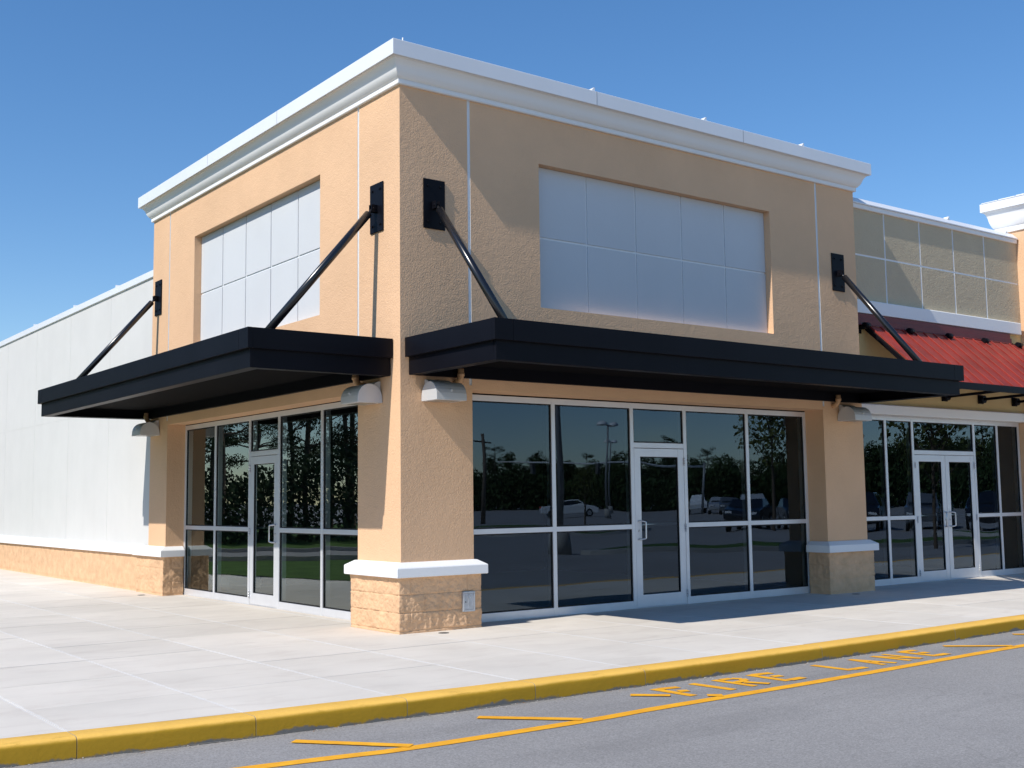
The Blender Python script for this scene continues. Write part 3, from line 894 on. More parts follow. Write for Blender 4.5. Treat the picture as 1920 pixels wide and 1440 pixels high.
storefront(shop, FR, -SF, [1.02, 2.560, 3.960, 4.995, 6.318, 7.69], {2: 1}, ST, SR, DH, hinge_right=True)
storefront(shop, FL, -SL, [1.005, 2.551, 3.880, 4.890, 6.207, 7.51], {2: 1}, ST - .005, SR, DH, hinge_right=True)

# ---- split-face bases and white caps round the piers
def rough_base(path, off, name, parent, step=.011, z1=.64, amp=.020):
    b = MB()
    q = offsets(path, off)
    # sample along
    pts = []
    s = 0.0
    for i in range(len(q) - 1):
        L = (q[i + 1] - q[i]).length; n = max(1, int(L / step))
        d = (q[i + 1] - q[i]).normalized(); nn = Vector((-d.y, d.x))
        for k in range(n):
            p = q[i] + d * L * k / n
            nv = nn
            if k == 0 and i > 0:
                dp_ = (q[i] - q[i - 1]).normalized(); nv = (nn + Vector((-dp_.y, dp_.x))).normalized() * 1.2
            pts.append((p, nv, s + L * k / n, k == 0 and i > 0))
        s += L
        if i == len(q) - 2: pts.append((q[-1], nn, s, False))
    zsamp = [k * z1 / max(8, int(z1 / step)) for k in range(max(8, int(z1 / step)) + 1)]
    joints = (.030, .234, .437)
    rows = []
    for z in zsamp:
        row = []
        crs = sum(1 for j in joints if z > j)
        for p, nv, s_, corner in pts:
            P = Vector((p.x, p.y, z))
            h = noise.noise(P * 5.5 + Vector((crs * 5.3, 0, 0)))
            h2 = noise.fractal(P * 21 + Vector((3, 7, crs)), 0.8, 2.2, 3)
            h3 = abs(noise.noise(P * 12 + Vector((crs, 1, 4))))
            dspl = amp * (0.55 * h + 0.42 * h2 + .55 * (h3 - .2)) + .002
            if crs == 0: dspl *= .35
            dj = min([abs(z - j) for j in joints] + [z1 - z + .004 if False else 9])
            bl = ((s_ + (0.2 if crs % 2 else 0.0)) / 0.397)
            dv = abs(bl - round(bl)) * .397
            if crs == 0: dv = 9
            k = min(1, dj / .014) * min(1, dv / .010 + .25)
            dspl = dspl * (0.35 + .65 * k) - .011 * (1 - min(1, dj / .009)) - .008 * (1 - min(1, dv / .009))
            if corner: dspl *= .5
            row.append((p.x + nv.x * dspl, p.y + nv.y * dspl, z))
        rows.append(row)
    b.grid(rows, M['block'], True)
    return b.build(name, parent, merge=0, recalc=False)
capprof = [(-.02, .635), (.118, .635), (.124, .641), (.124, .738), (.118, .748), (.030, .802), (-.02, .806)]
p_corner = [(G1 + .02, SF - .02), (G1 + .02, 0), (0, 0), (0, H1 + .005), (SL - .02, H1 + .005)]
p_right = [(W, .27), (W, 0), (G2, 0), (G2, SF - .02)]
p_far = [(SL - .02, H2), (0, H2), (0, 8.66), (.06, 8.66)]
for pth, off, st_ in ((p_corner, .062, .0075), (p_right, .062, .011), (p_far, .062, .014)):
    rough_base(pth, off, 'block_base', shop, st_)
    b = MB(); sweep(b, pth, capprof, M['cap']); b.build('base_cap', shop, bevel=.004)

# ---- things fixed to the corner shop
def canopy(F, u0, u1, proj, label, rods, seams):
    t = thing('entrance_canopy', label, 'canopy', F((u0 + u1) / 2, 0, CB))
    K = M['black']; th = .05; off = .05
    # lower band: open frame
    b = MB(); a0, a1, pr_ = u0 + off, u1 - off, proj - off
    fbox(b, F, a0, a1, pr_ - th, pr_, CB, CM + .01, K)
    fbox(b, F, a0, a0 + th, .012, pr_ - th, CB, CM + .01, K); fbox(b, F, a1 - th, a1, .012, pr_ - th, CB, CM + .01, K)
    fbox(b, F, a0 + th, a1 - th, .012, .012 + th, CB, CM + .01, K)
    b.build('lower_fascia', t, bevel=.004)
    # bottom flange
    b = MB(); fl = .10
    fbox(b, F, a0 + th, a1 - th, pr_ - th - fl, pr_ - th - .001, CB + .004, CB + .010, K)
    fbox(b, F, a0 + th, a0 + th + fl, .07, pr_ - th - fl - .001, CB + .004, CB + .010, K)
    fbox(b, F, a1 - th - fl, a1 - th, .07, pr_ - th - fl - .001, CB + .004, CB + .010, K)
    b.build('bottom_flange', t)
    b = MB(); fbox(b, F, a0 + th, a1 - th, .012, pr_ - th, CB + .15, CB + .17, M['soffit'])
    b.build('soffit', t)
    # upper band in sheets with open seams
    b = MB()
    cuts = [u0] + seams + [u1]
    for c0, c1 in zip(cuts, cuts[1:]):
        g0 = 0 if c0 == u0 else .002; g1 = 0 if c1 == u1 else .002
        fbox(b, F, c0 + g0, c1 - g1, proj - th, proj, CM, CT, K)
    fbox(b, F, u0, u0 + th, .008, proj - th, CM, CT - .001, K); fbox(b, F, u1 - th, u1, .008, proj - th, CM, CT - .001, K)
    fbox(b, F, u0 + th, u1 - th, .008, .008 + th, CM, CT - .001, K)
    b.build('upper_fascia', t, bevel=.003)
    b = MB(); fbox(b, F, u0 + th, u1 - th, .058, proj - th, CT - .05, CT - .035, K); b.build('deck', t)
    for (ur, uf) in rods:
        z0, z1 = 4.767, 5.377
        b = MB(); fbox(b, F, ur - .155, ur + .155, .003, .019, z0, z1, K); pl = b.build('wall_plate', t, bevel=.006)
        for du in (-.09, .09):
            for z in (z0 + .085, z1 - .085):
                b = MB(); b.tube([F(ur + du, .019, z), F(ur + du, .034, z)], .015, K, 6); b.build('bolt', pl)
        zr = 5.055
        b = MB()
        fbox(b, F, ur - .034, ur - .022, .019, .10, zr - .045, zr + .045, K); fbox(b, F, ur + .022, ur + .034, .019, .10, zr - .045, zr + .045, K)
        b.tube([F(ur - .045, .065, zr), F(ur + .045, .065, zr)], .014, K, 8)
        b.build('clevis', pl)
        b = MB()
        pt = Vector(F(ur, .075, zr - .01)); pf = Vector(F(uf, 1.47, CT - .02)); d = (pf - pt).normalized()
        fb = MB()
        b.tube([pt, pt + d * .10], .018, M['blackpipe'], 10)
        b.tube([pt + d * .075, pt + d * .082, pf], [.040, .047, .047], M['blackpipe'], 20)
        b.build('tie_rod', t)
    return t
canopy(FR, .058, 8.72, 1.805, 'black steel canopy over the storefront facing the yellow kerb', [(.477, .477), (8.193, 8.193)], [.30, 8.48])
canopy(FL, .153, 8.53, 1.835, 'black steel canopy over the sunlit side storefront left of the corner', [(.523, .523), (8.022, 8.022)], [.40, 8.28])

# wall pack lamps
def lampmesh(F, u0, label):
    """u0: near end of the lamp, body runs to u0 + .42"""
    t = thing('wall_lamp', label, 'lamp', F(u0 + .21, 0, 2.68), 0, 'half-round wall lamps under the canopies')
    def dome(w, h, n=14):
        pts = [(0.0, 0.0), (w, 0.0)]
        for k in range(1, n + 1):
            a = pi * k / n
            pts.append((w / 2 + w / 2 * cos(a), .028 + (h - .028) * sin(a) ** 0.85 if k < n else .028))
        return [(0, 0), (w, 0), (w, .028)] + pts[2:]
    zb = 2.675
    b = MB(); b.prism(dome(.335, .225), lambda q, s: F(s, q[0] + .004, zb + q[1]), u0, u0 + .42, M['lamp'], smooth=False)
    o = b.build('housing', t, bevel=.003)
    b = MB()
    arc = [(0, .10), (.14, .10)] + [(.14 * cos(pi / 2 * k / 8), .10 + .165 * sin(pi / 2 * k / 8)) for k in range(1, 9)]
    b.prism(arc, lambda q, s: F(s, q[0] + .003, zb + q[1]), u0 + .045, u0 + .375, M['lamp'])
    b.build('back_box', t, bevel=.003)
    b = MB(); fbox(b, F, u0 + .06, u0 + .36, .05, .28, zb - .004, zb - .0005, M['lens']); b.build('lens', t)
    b = MB(); fbox(b, F, u0 + .20, u0 + .22, .30, .345, zb + .10, zb + .125, M['lamp']); b.build('latch', t)
    return t
lampmesh(FR, .285, 'grey half-round wall lamp on the front of the corner pier')
lampmesh(FL, .405, 'grey half-round wall lamp on the sunlit side of the corner pier')
lampmesh(FR, 8.04, 'grey half-round wall lamp on the pier beside the red awning')
lampmesh(FL, 7.86, 'grey half-round wall lamp on the far left pier by the white wall')

def spout(F, u, label):
    b = MB()
    pts = [F(u, .115, CB + .10), F(u, .115, CB + .03)]
    for k in range(1, 9):
        a = pi / 2 * k / 8
        pts.append(F(u, .115 - .09 * (1 - cos(a)), CB + .03 - .09 * sin(a)))
    pts.append(F(u, -.01, CB - .06))
    b.tube(pts, .038, M['pipe_tan'], 14)
    b.tube([F(u, .115, CB + .05), F(u, .115, CB + .01)], .045, M['pipe_tan'], 14)
    tag(b.build('drain_elbow'), label, 'drain pipe', 'tan drain elbows under the canopies')
spout(FR, .775, 'tan pipe elbow under the front canopy at the corner pier')
spout(FL, .86, 'tan pipe elbow under the side canopy at the corner pier')
spout(FR, 7.93, 'tan pipe elbow under the front canopy by the right pier')
spout(FL, 8.22, 'tan pipe elbow under the side canopy at the far left pier')

# hydrant box let into the block base
t = thing('hydrant_box', 'small galvanised box with round lock on the corner block base', 'utility box', (.885, -.085, .316))
b = MB(); ring(b, FR, .80, .97, .20, .432, .020, .055, .094, M['zinc']); b.build('box_frame', t, bevel=.003)
b = MB(); fbox(b, FR, .822, .948, .06, .088, .222, .410, M['zinc']); d = b.build('box_door', t, bevel=.002)
b = MB(); b.tube([FR(.836, .088, .312), FR(.836, .092, .312)], .008, M['iron'], 12); b.build('lock', d)
b = MB()
b.tube([FR(.885 + .028 * cos(a * pi / 8), .0895, .372 + .022 * sin(a * pi / 8)) for a in range(17)], .0035, M['zinc'], 6)
for z in (.335, .318, .300, .283, .266, .249):
    b.tube([FR(.873, .0885, z), FR(.897, .0885, z)], .003, M['zinc'], 6)
b.build('embossing', d)

for (x, y), l in (((.403, -.269), 'round cast iron cleanout lid in the walk before the corner pier'), ((-.258, 7.889), 'round cast iron cleanout lid in the walk at the far left pier'), ((7.971, -.263), 'round cast iron cleanout lid in the shade at the right pier')):
    b = MB(); b.tube([(x, y, -.01), (x, y, .0035)], .062, M['iron'], 24); b.tube([(x, y, .0036), (x, y, .0055)], .048, M['iron'], 24)
    tag(b.build('cleanout_cover'), l, 'drain cover', 'cleanout lids in the walkway')

# stack of boards just inside the side window
b = MB()
for k in range(6):
    dx = random.uniform(-.03, .03)
    b.box(.62 + dx, 1.18 + dx, 6.35 + dx, 7.0 - dx * 2, .012 + k * .05, .058 + k * .05, M['board'])
tag(b.build('board_stack'), 'stack of white boards lying inside the left window of the side storefront', 'boards')

# ================================================================== WHITE WING, LEFT
wing = thing('warehouse_wing', 'long low white precast wing running back from the left of the corner shop', 'building', (0.04, 9, 0))
WX = .04
b = MB()
joints = [10.72 + 2.62 * k for k in range(-1, 14)]
us = [D - .05, 46.0]; zs = [.02, 5.52, 3.29, 3.31]
for c in joints: us += [c - .008, c + .008]
def FW(u, o, z): return (WX - o, u, z)
def dW(u, z):
    if any(abs(u - c) < .008 for c in joints) or (3.29 < z < 3.31 and u > 8.5): return (.0025, M['wing_white'], True)
    return (0, M['wing_white'], True)
relief(b, FW, us, zs, dW, M['wing_white'])
b.face([(WX, 46, 0), (30, 46, 0), (30, 46, 5.5), (WX, 46, 5.5)], M['wing_white'])
b.build('wall', wing, recalc=False)
b = MB(); sweep(b, [(WX, D + .005), (WX, 46)], [(-.3, 5.505), (.030, 5.505), (.034, 5.51), (.034, 5.625), (.03, 5.63), (-.3, 5.60)], M['coping']); wc = b.build('coping', wing, bevel=.002)
for u in (10.4, 13.1, 16.2, 20): clip(FW, u, .03, 5.622, wc)
rough_base([(WX, 8.66), (WX, 46)], .045, 'block_base', wing, .03)
b = MB(); sweep(b, [(WX, 8.655), (WX, 46)], [(-.02, .636), (.098, .636), (.104, .642), (.104, .730), (.098, .74), (.03, .80), (-.02, .804)], M['cap']); b.build('base_cap', wing, bevel=.004)
b = MB(); b.face([(WX + .1, D, 5.4), (30, D, 5.4), (30, 46, 5.4), (WX + .1, 46, 5.4)], M['roof']); b.build('roof', wing, recalc=False)

# ================================================================== SHOP WITH RED AWNING, RIGHT
NY, NX = .30, 14.15
inl = thing('awning_shop', 'lower olive stucco shop front with double doors under a red awning', 'building', (11.4, NY, 0))
def FN(u, o, z): return (u, NY - o, z)
b = MB(); gu = (9.91, 10.94, 11.975, 13.0); gz_ = 5.54
us = [W, NX]; zs = [4.70, 6.36, gz_ - .016, gz_ + .016]
for c in gu: us += [c - .016, c + .016]
def dN(u, z):
    if any(abs(u - c) < .016 for c in gu) or abs(z - gz_) < .016: return (.012, M['joint'], True)
    return (0, M['olive'], True)
relief(b, FN, us, zs, dN, M['olive'])
b.face([FN(W, -.004, 2.9), FN(NX, -.004, 2.9), FN(NX, -.004, 4.71), FN(W, -.004, 4.71)], M['cream'])
b.build('wall', inl, recalc=False)
b = MB(); b.prism([(-.02, 4.53), (.075, 4.53), (.08, 4.535), (.08, 4.745), (.07, 4.756), (-.02, 4.775)], lambda q, s: FN(s, q[0], q[1]), W + .003, 14.02, M['foam']); b.build('ledge', inl, bevel=.003)
b = MB(); b.prism([(-.3, 6.33), (.030, 6.33), (.035, 6.335), (.035, 6.41), (-.3, 6.41)], lambda q, s: FN(s, q[0], q[1]), W + .003, 14.12, M['foam']); b.build('frieze', inl, bevel=.003)
b = MB(); b.prism([(-.35, 6.412), (.045, 6.412), (.055, 6.405), (.058, 6.425), (-.045, 6.53), (-.35, 6.56)], lambda q, s: FN(s, q[0], q[1]), W + .003, 14.13, M['coping']); nc = b.build('coping', inl, bevel=.002)
for u in (11.95, 13.9): clip(FN, u, -.03, 6.53, nc)
b = MB(); b.prism([(-.16, 2.855), (.060, 2.855), (.066, 2.861), (.066, 3.005), (.055, 3.018), (-.02, 3.03)], lambda q, s: FN(s, q[0], q[1]), W + .003, 14.145, M['foam']); b.build('lintel', inl, bevel=.003)
NS = .45
storefront(inl, FR, -NS, [8.69, 9.905, 10.68, 12.58, 13.36, 14.14], {2: 2}, 2.853, SR, DH)
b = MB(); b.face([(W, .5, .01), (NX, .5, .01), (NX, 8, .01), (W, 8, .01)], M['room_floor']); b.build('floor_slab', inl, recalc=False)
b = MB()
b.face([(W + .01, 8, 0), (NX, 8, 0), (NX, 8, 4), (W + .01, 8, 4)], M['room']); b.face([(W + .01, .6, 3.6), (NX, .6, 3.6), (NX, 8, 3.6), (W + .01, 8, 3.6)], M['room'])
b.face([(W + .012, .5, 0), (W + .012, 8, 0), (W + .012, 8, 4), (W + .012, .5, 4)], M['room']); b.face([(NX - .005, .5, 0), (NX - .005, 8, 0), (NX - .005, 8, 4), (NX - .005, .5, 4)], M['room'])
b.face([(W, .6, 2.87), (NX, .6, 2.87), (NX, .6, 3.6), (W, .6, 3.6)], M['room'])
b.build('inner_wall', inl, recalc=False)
b = MB(); b.face([(W, NY + .3, 6.3), (NX + 6, NY + .3, 6.3), (NX + 6, 30, 6.3), (W, 30, 6.3)], M['roof']); b.build('roof', inl, recalc=False)

# red awning
aw = thing('metal_awning', 'red standing seam metal awning on black pipe brackets above the double doors', 'awning', (11.5, NY, 3.3))
K = M['black']
AX0, AX1 = 9.20, 14.11
tp, bt = Vector((0, .19, 4.306)), Vector((0, -.905, 3.306))
dv = (bt - tp).normalized(); nv = Vector((0, dv.z, -dv.y)); nv = nv if nv.z > 0 else -nv
def AP(x, s, h): q = tp + dv * s + nv * h; return (x, q.y, q.z)
LA = (bt - tp).length
b = MB()
b.prism([(0, 0), (LA, 0), (LA, .008), (0, .008)], lambda q, s: AP(s, q[0], q[1]), AX0, AX1, M['red'])
x = AX0 + .004
while x < AX1:
    b.prism([(.0, .008), (LA - .003, .008), (LA - .003, .028), (.0, .028)], lambda q, s: AP(s, q[0], q[1]), x, x + .014, M['red'])
    x += .305
b.build('roof_panel', aw, bevel=.0025)
b = MB()
b.prism([(.004, 4.52), (.075, 4.52), (.075, 4.43), (.10, 4.425), (.10, 4.335), (.125, 4.32), (.125, 4.312), (.09, 4.325), (.004, 4.42)], lambda q, s: FN(s, q[0], q[1]), W + .06, 13.62, M['maroon']); b.build('flashing', aw, bevel=.002)
b = MB()
for xe in (AX0 - .035, AX1 - .02):
    b.prism([(0, -.075), (LA, -.075), (LA, -.002), (0, -.002)], lambda q, s: AP(s, q[0], q[1]), xe, xe + .032, K)
b.box(AX0 - .035, AX1 + .012, bt.y - .05, bt.y - .004, bt.z - .10, bt.z + .012, K)
b.box(AX0, AX1, tp.y - .04, tp.y + .01, tp.z - .09, tp.z - .035, K)
b.build('frame', aw, bevel=.003)
for xb in (9.07, 10.29, 11.45, 12.60, 13.74):
    b = MB()
    b.box(xb - .05, xb + .05, NY - .03, NY - .004, 4.19, 4.36, K)
    b.tube([(xb, NY - .02, 4.29), (xb, NY - .15, 4.29)], .045, K, 12); b.tube([(xb + .06, NY - .17, 4.305), (xb - .06, NY - .17, 4.305)], .05, K, 12)
    b.build('top_bracket', aw)
    b = MB()
    b.box(xb - .075, xb + .075, NY - .03, NY - .004, 3.15, 3.31, K); b.tube([(xb, NY - .02, 3.23), (xb, NY - .10, 3.23)], .07, K, 12)
    b.tube([(xb, NY - .08, 3.23), (xb, bt.y - .01, 3.255)], .026, K, 10)
    b.build('strut', aw)

# ================================================================== NEXT TOWER, FAR RIGHT
tow = thing('gable_tower', 'tall tan stucco tower with white cornice at the right edge', 'building', (18, .5, 0))
ty0, ty1, tx0, tx1, tz = -.02, .68, NX + .004, 23.0, 6.60
b = MB()
b.box(tx0, tx1, ty0, ty1, .3, tz + .06, T)
b.box(tx0 + .001, tx0 + .95, ty0 + .002, ty1 - .002, 0, .31, T)
b.build('wall', tow, recalc=True)
tb = [(tx1, ty0), (tx0, ty0), (tx0, ty1), (tx1, ty1)]
dz = tz - ZT
b = MB(); sweep(b, tb, [(o_ * .95, tz + (z_ - ZT) * 1.68) for o_, z_ in cyma], M['foam'], closed=True); o = b.build('cornice', tow)
for pgn in o.data.polygons: pgn.use_smooth = True
md = o.modifiers.new('split', 'EDGE_SPLIT'); md.split_angle = radians(32)
zc = tz + .459
b = MB(); sweep(b, tb, [(-.1, zc), (.200, zc), (.200, zc - .014), (.214, zc - .014), (.214, zc + .150), (-.1, zc + .165)], M['coping'], closed=True)
for k in range(3):
    b.box(tx0 - .225, tx0 + 2, ty0 - .19 + k * .36, ty0 - .19 + k * .36 + .34, zc + .152, zc + .160 + .006 * (3 - k), M['coping'])
b.build('coping', tow)

# ================================================================== ACROSS THE CAR PARK (mirrored in the glass)
def crown_mesh(kind, seed):
    rnd = random.Random(seed)
    b = MB()
    def leafs(c, r, n, s, mt, flat=1.0):
        for _ in range(n):
            v = Vector((rnd.gauss(0, 1), rnd.gauss(0, 1), rnd.gauss(0, 1))).normalized() * r * rnd.uniform(.55, 1.0)
            v.z *= flat
            p = c + v
            n1 = Vector((rnd.gauss(0, 1), rnd.gauss(0, 1), rnd.gauss(0, 1))).normalized(); t1 = n1.orthogonal().normalized(); t2 = n1.cross(t1)
            q = s * rnd.uniform(.6, 1.3)
            b.face([p + t1 * q, p + t2 * q * .7, p - t1 * q, p - t2 * q * .7], mt)
    tr = MB()
    if kind == 'broad':
        tr.tube([(0, 0, 0), (.1, 0, 1.5), (.05, .1, 3.4)], [.2, .15, .07], M['bark'], 8)
        for k in range(8):
            a = k * pi / 4 + rnd.random(); z0 = rnd.uniform(1.6, 3.0); L = rnd.uniform(1.0, 1.8)
            tr.tube([(.05, .05, z0), (cos(a) * L * .6, sin(a) * L * .6, z0 + .8), (cos(a) * L, sin(a) * L, z0 + 1.5)], [.07, .045, .015], M['bark'], 5)
        for k in range(22):
            a = rnd.uniform(0, 2 * pi); r = rnd.uniform(.2, 1.8); z = rnd.uniform(1.2, 5.6)
            r *= max(.25, 1 - ((z - 3.2) / 3.0) ** 2)
            leafs(Vector((cos(a) * r, sin(a) * r, z)), rnd.uniform(.6, 1.0), 110, .12, M['leaf'])
    elif kind == 'young':
        tr.tube([(0, 0, 0), (.03, 0, 1.8), (0, .05, 4.6)], [.09, .07, .02], M['bark'], 8)
        for k in range(14):
            a = k * 2.4; z0 = 1.8 + k * .2; L = 1.5 * (1 - (z0 - 1.8) / 4.2)
            tr.tube([(0, .02, z0), (cos(a) * L, sin(a) * L, z0 + .9 * L + .3)], [.03, .008], M['bark'], 5)
            for q in range(3):
                f = .45 + q * .28
                leafs(Vector((cos(a) * L * f, sin(a) * L * f, z0 + (.9 * L + .3) * f)), .45, 26, .09, M['leaf_young'])
    else:
        H = 12.0
        tr.tube([(0, 0, 0), (.12, .05, 4), (.0, .1, 8), (.1, 0, H)], [.22, .18, .13, .03], M['bark'], 8)
        for k in range(26):
            a = rnd.uniform(0, 2 * pi); z0 = rnd.uniform(4.2, H - .3); L = rnd.uniform(.8, 2.6) * (1.15 - .55 * (z0 - 4) / 8)
            e = Vector((cos(a) * L, sin(a) * L, z0 + rnd.uniform(-.2, .9)))
            tr.tube([(.05, .05, z0), tuple(e * .55 + Vector((0, 0, z0 * .45))), tuple(e)], [.05, .035, .012], M['bark'], 5)
            leafs(e, rnd.uniform(.5, .9), 150, .065, M['needles'], .55)
            leafs(e * .65 + Vector((0, 0, z0 * .35)), .5, 60, .06, M['needles'], .5)
    return b, tr
def tree_proto(name, kind, seed, label, cat, group):
    t = thing(name, label, cat, (0, 0, 0), 0, group)
    cb, tb_ = crown_mesh(kind, seed)
    cb.build('crown', t, merge=0, recalc=False); tb_.build('trunk', t, merge=0, recalc=False)
    return t
def plant(proto, used, x, y, s, rz, sz=1.0, z=ZR):
    o = proto if proto not in used else copy_tree(proto)
    used.add(proto)
    o.location = (x, y, z); o.rotation_euler = (0, 0, rz); o.scale = (s, s, s * sz)
    return o
used = set()
far_l = 'dark broadleaf tree in the far treeline across the car park'
pine_l = 'tall thin pine in the wood beyond the drive'
broads = [tree_proto('broadleaf_tree', 'broad', s, far_l, 'tree', 'trees of the far treeline') for s in (1, 2, 3)]
pines = [tree_proto('pine_tree', 'pine', s, pine_l, 'tree', 'pines of the wood beyond the drive') for s in (11, 12, 13)]
yg = tree_proto('young_tree', 'young', 21, 'young leafy tree planted on the traffic island opposite the right window', 'tree', None)
rnd = random.Random(5)
A0, A1 = Vector((70, -128)), Vector((134, -52))          # edge of the wood beyond the car park
dA = (A1 - A0).normalized(); nA_ = Vector((dA.y, -dA.x))
for k in range(84):
    t_ = (k + rnd.random()) / 84 * (A1 - A0).length; q = A0 + dA * t_ + nA_ * rnd.uniform(2, 14)
    big = 1.0 + max(0, t_ / 99 - .62) * 2.2
    plant(broads[k % 3] if k % 5 else pines[k % 2], used, q.x, q.y, rnd.uniform(.95, 1.35) * big * (1 if k % 5 else .62), rnd.uniform(0, 6), rnd.uniform(.85, 1.1))
def wood_mass(name, P, Q, depth, top, n, leaf, m_, label, z0=ZR):
    P, Q = Vector(P), Vector(Q); d = (Q - P).normalized(); nn = Vector((d.y, -d.x)) if depth > 0 else Vector((-d.y, d.x)); L = (Q - P).length
    b = MB()
    for _ in range(n):
        t_ = rnd.uniform(0, L); w_ = rnd.random() * abs(depth)
        q = P + d * t_ + nn * w_
        h = top * (.72 + .45 * noise.noise(Vector((q.x * .16, q.y * .16, 2.2))) + .22 * noise.noise(Vector((q.x * .55, q.y * .55, 7.7))))
        z = z0 + h * (1 - rnd.random() ** 1.6 * .98)
        n1 = Vector((rnd.gauss(0, 1), rnd.gauss(0, 1), rnd.gauss(0, 1))).normalized(); t1 = n1.orthogonal().normalized(); t2 = n1.cross(t1); g = leaf * rnd.uniform(.6, 1.4)
        c = Vector((q.x, q.y, z))
        b.face([c + t1 * g, c + t2 * g * .7, c - t1 * g, c - t2 * g * .7], m_)
    tag(b.build(name, merge=0, recalc=False), label, 'wood', None, 'stuff')
wood_mass('far_wood', (58, -142), (142, -42), 16, 5.6, 60000, .27, M['leaf'], 'dark mass of the far wood across the car park')
B0, B1 = Vector((2, 36)), Vector((-64, 4))               # edge of the pine wood beyond the drive
dB = (B1 - B0).normalized(); nB = Vector((dB.y, -dB.x))
for k in range(70):
    q = B0 + dB * ((k + rnd.random()) / 70 * (B1 - B0).length) + nB * rnd.uniform(.5, 16)
    plant(pines[k % 3], used, q.x, q.y, rnd.uniform(.7, 1.05), rnd.uniform(0, 6), rnd.uniform(.85, 1.15), 0)
wood_mass('pine_undergrowth', (3, 36), (-66, 2.5), 9, 3.9, 90000, .095, M['needles'], 'dark undergrowth of the pine wood beyond the drive', 0)
plant(yg, used, 40.1, -28.1, 1.35, 0)
for (x, y, s, l) in ((31.8, -33.5, .62, 'small dark young tree on the car park island by the bent lamp post'), (24.5, -8.2, 1.0, 'young leafy tree on the island facing the double doors')):
    o = plant(yg, used, x, y, s, 1.0); o['label'] = l

# traffic islands
def island(pts, name, label):
    t = thing(name, label, 'traffic island', (pts[0][0], pts[0][1], ZR))
    n = len(pts)
    b = MB()
    c = Vector((sum(p[0] for p in pts) / n, sum(p[1] for p in pts) / n))
    inner = [tuple(c + (Vector(p) - c) * .93) for p in pts]
    for i in range(n):
        j = (i + 1) % n
        b.face([(*pts[i], ZR), (*pts[j], ZR), (*pts[j], 0.01), (*pts[i], 0.01)], M['concrete_joint'])
        b.face([(*pts[i], .01), (*pts[j], .01), (*inner[j], .012), (*inner[i], .012)], M['concrete_joint'])
    b.build('island_curb', t, recalc=False)
    b = MB(); b.face([(*p, .01) for p in inner], M['grass']); b.build('island_grass', t, recalc=False)
def ell(cx, cy, a, b_, r):
    return [(cx + a * cos(k * pi / 14) * cos(r) - b_ * sin(k * pi / 14) * sin(r), cy + a * cos(k * pi / 14) * sin(r) + b_ * sin(k * pi / 14) * cos(r)) for k in range(28)]
island(ell(24.5, -12.0, 9.0, 1.7, radians(22)), 'traffic_island', 'long grass traffic island with pale kerb facing the front windows')
island(ell(31, -36, 5.5, 2.2, radians(50)), 'traffic_island', 'rounded grass traffic island holding the small dark tree')
island(ell(38, -8, 8, 1.8, radians(70)), 'traffic_island', 'grass traffic island beyond the double doors')

# lamp posts, utility pole, signal mast
def lamp_post(x, y, h, label, heads=2):
    t = thing('parking_lamp', label, 'street lamp', (x, y, ZR))
    b = MB(); b.tube([(x, y, ZR), (x, y, .6)], .28, M['kerb_raw'], 16); b.build('base', t)
    b = MB(); b.tube([(x, y, .5), (x, y, h)], [.11, .075], M['pole'], 12)
    b.tube([(x - .9, y + .5, h), (x + .9, y - .5, h)], .05, M['pole'], 8); b.build('pole', t)
    for s in (-1, 1):
        b = MB(); hx, hy = x + s * 1.1, y - s * .6
        rows = []
        for k in range(5):
            r = .42 * sqrt(max(0, 1 - (k / 4) ** 2)) + .01
            rows.append([(hx + r * cos(a * pi / 8), hy + r * sin(a * pi / 8), h - .05 + k * .09) for a in range(16)])
        b.grid(rows, M['lamp_head'], True, close=True); b.face(rows[0], M['lamp_head'])
        b.build('lamp_head', t)
lamp_post(15.7, -15.7, 9.5, 'tall grey car park lamp post nearest the shop')
lamp_post(52.7, -55.1, 7.3, 'twin headed car park lamp post in the middle of the car park')
lamp_post(72.9, -77.3, 7.5, 'twin headed car park lamp post farthest from the shop')
t = thing('utility_pole', 'weathered wooden utility pole with crossarm by the far treeline', 'utility pole', (36.3, -49, ZR))
b = MB(); b.tube([(36.3, -49, ZR), (36.3, -49, 5.9)], [.16, .11], M['wood_pole'], 10); b.build('pole', t)
b = MB(); b.box(35.6, 37.0, -49.16, -49.06, 5.3, 5.4, M['wood_pole']); b.build('crossarm', t)
t = thing('signal_mast', 'pale steel traffic signal mast reaching over the far road', 'traffic signal', (66, -58, ZR))
b = MB(); b.tube([(66, -58, ZR), (66, -58, 4.6)], .12, M['pole'], 10); b.build('post', t)
b = MB(); b.tube([(66, -58, 4.2), (60, -63, 4.7), (52, -69, 4.8)], [.10, .08, .05], M['lamp_head'], 8); b.build('mast_arm', t)
for f in (.5, .8):
    b = MB(); px_, py_ = 66 - 14 * f, -58 - 11 * f; b.box(px_ - .18, px_ + .18, py_ - .18, py_ + .18, 3.7, 4.7, M['iron']); b.build('signal_head', t)

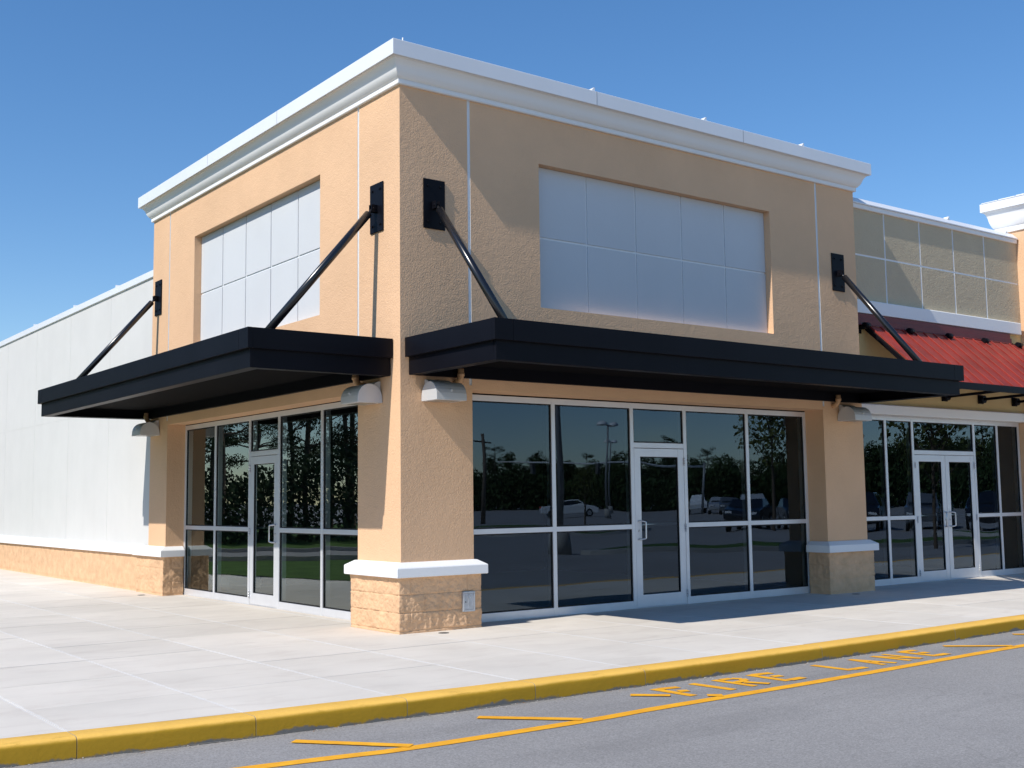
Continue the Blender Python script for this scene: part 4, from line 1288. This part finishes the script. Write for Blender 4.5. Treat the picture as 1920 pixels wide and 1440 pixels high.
# parked cars
def car_proto(kind, paint, label, loc, rz):
    t = thing('parked_car', label, 'car', loc, 0)
    P = M['car_' + paint]
    if kind == 'sedan':
        prof_ = [(-2.3, .35), (-2.32, .75), (-2.2, .95), (-1.45, 1.0), (-.85, 1.42), (.35, 1.45), (1.15, 1.0), (2.1, .85), (2.3, .62), (2.28, .32)]; gl = [(-1.30, 1.0), (-.82, 1.36), (.32, 1.39), (1.0, 1.0)]
    elif kind == 'suv':
        prof_ = [(-2.25, .4), (-2.3, .9), (-2.2, 1.1), (-1.95, 1.68), (-1.7, 1.76), (.3, 1.74), (1.05, 1.15), (2.1, 1.02), (2.28, .75), (2.26, .38)]; gl = [(-2.0, 1.14), (-1.82, 1.64), (.26, 1.66), (.92, 1.14)]
    else:
        prof_ = [(-2.7, .5), (-2.72, 1.05), (-.75, 1.08), (-.6, 1.72), (.55, 1.75), (1.15, 1.18), (2.45, 1.08), (2.62, .85), (2.6, .45)]; gl = [(-.52, 1.15), (-.42, 1.66), (.50, 1.68), (1.0, 1.16)]
    hw = .88
    b = MB()
    rows = []
    for s, k in ((-1, 1.0), (-1, .92), (1, .92), (1, 1.0)): pass
    def yw(z): return hw if z < 1.02 else hw - (z - 1.02) * .38
    ring_ = prof_
    b.face([(x, -yw(z), z) for x, z in ring_], P); b.face([(x, yw(z), z) for x, z in ring_][::-1], P)
    n = len(ring_)
    for i in range(n):
        j = (i + 1) % n
        (xa, za), (xc, zc) = ring_[i], ring_[j]
        b.face([(xa, -yw(za), za), (xc, -yw(zc), zc), (xc, yw(zc), zc), (xa, yw(za), za)], P)
    b.build('body', t, bevel=.05)
    for s in (-1, 1):
        b = MB(); b.face([(x, s * (yw(z) + .004), z) for x, z in gl], M['car_glass']); b.build('side_window', t, recalc=False)
    for (xa, za), (xc, zc), nm in ((gl[3], gl[2], 'windscreen'), (gl[0], gl[1], 'rear_window')):
        sx = .13 if nm == 'windscreen' else -.13
        b = MB(); b.face([(xa + sx, -.68, za + .03), (xa + sx, .68, za + .03), (xc + sx * .6, .6, zc - .01), (xc + sx * .6, -.6, zc - .01)], M['car_glass']); b.build(nm, t, recalc=False)
    for wx in (-1.38, 1.42):
        for s in (-1, 1):
            b = MB(); b.tube([(wx, s * .70, .33), (wx, s * .90, .33)], .33, M['tyre'], 20); w_ = b.build('wheel', t)
            b = MB(); b.tube([(wx, s * .895, .33), (wx, s * .908, .33)], .20, M['rim'], 16); b.build('rim', w_)
    fx, rx_ = max(x for x, z in prof_), min(x for x, z in prof_)
    for s in (-1, 1):
        b = MB(); b.box(fx - .12, fx + .012, s * .62 - .16, s * .62 + .16, .66, .78, M['clear_lens']); b.build('headlight', t)
        b = MB(); b.box(rx_ - .012, rx_ + .12, s * .66 - .14, s * .66 + .14, .78, .92, M['red_lens']); b.build('tail_light', t)
    t.location = loc; t.rotation_euler = (0, 0, rz)
def fixed_car(kind, paint, label, x, y, rz):
    # parts are built round the origin; the empty is moved afterwards
    car_proto(kind, paint, label, (0, 0, 0), 0)
    t = [o for o in COL.objects if o.get('label') == label][0]
    t.location = (x, y, ZR); t.rotation_euler = (0, 0, rz)
for kind, paint, label, x, y, rz in (
    ('sedan', 'silver', 'silver sedan parked beside the white pickup', 66, -56, 2.4),
    ('sedan', 'grey', 'dark grey sedan parked next to the silver one', 63.6, -52.6, 2.4),
    ('sedan', 'black', 'black sedan parked nearest the grass island', 41.0, -30.6, 2.6),
    ('sedan', 'black', 'black sedan parked behind the young island tree', 44.8, -30.4, 2.3),
    ('truck', 'white', 'white pickup parked facing the road', 70.5, -63.2, 2.3),
    ('sedan', 'white', 'white car crossing the car park past the bent lamp post', 53.6, -60.9, .6),
    ('suv', 'black', 'black estate car parked opposite the double doors', 41.9, -23.6, 2.6),
    ('suv', 'grey', 'dark grey estate car parked between two black ones', 43.2, -20.9, 2.6),
    ('suv', 'black', 'black estate car beside the white saloon', 44.5, -18.3, 2.6),
    ('sedan', 'white', 'white saloon parked at the far end of the near row', 45.9, -15.6, 2.6),
    ('suv', 'silver', 'silver estate car parked in the far row', 61.0, -48.0, 2.4)):
    fixed_car(kind, paint, label, x, y, rz)
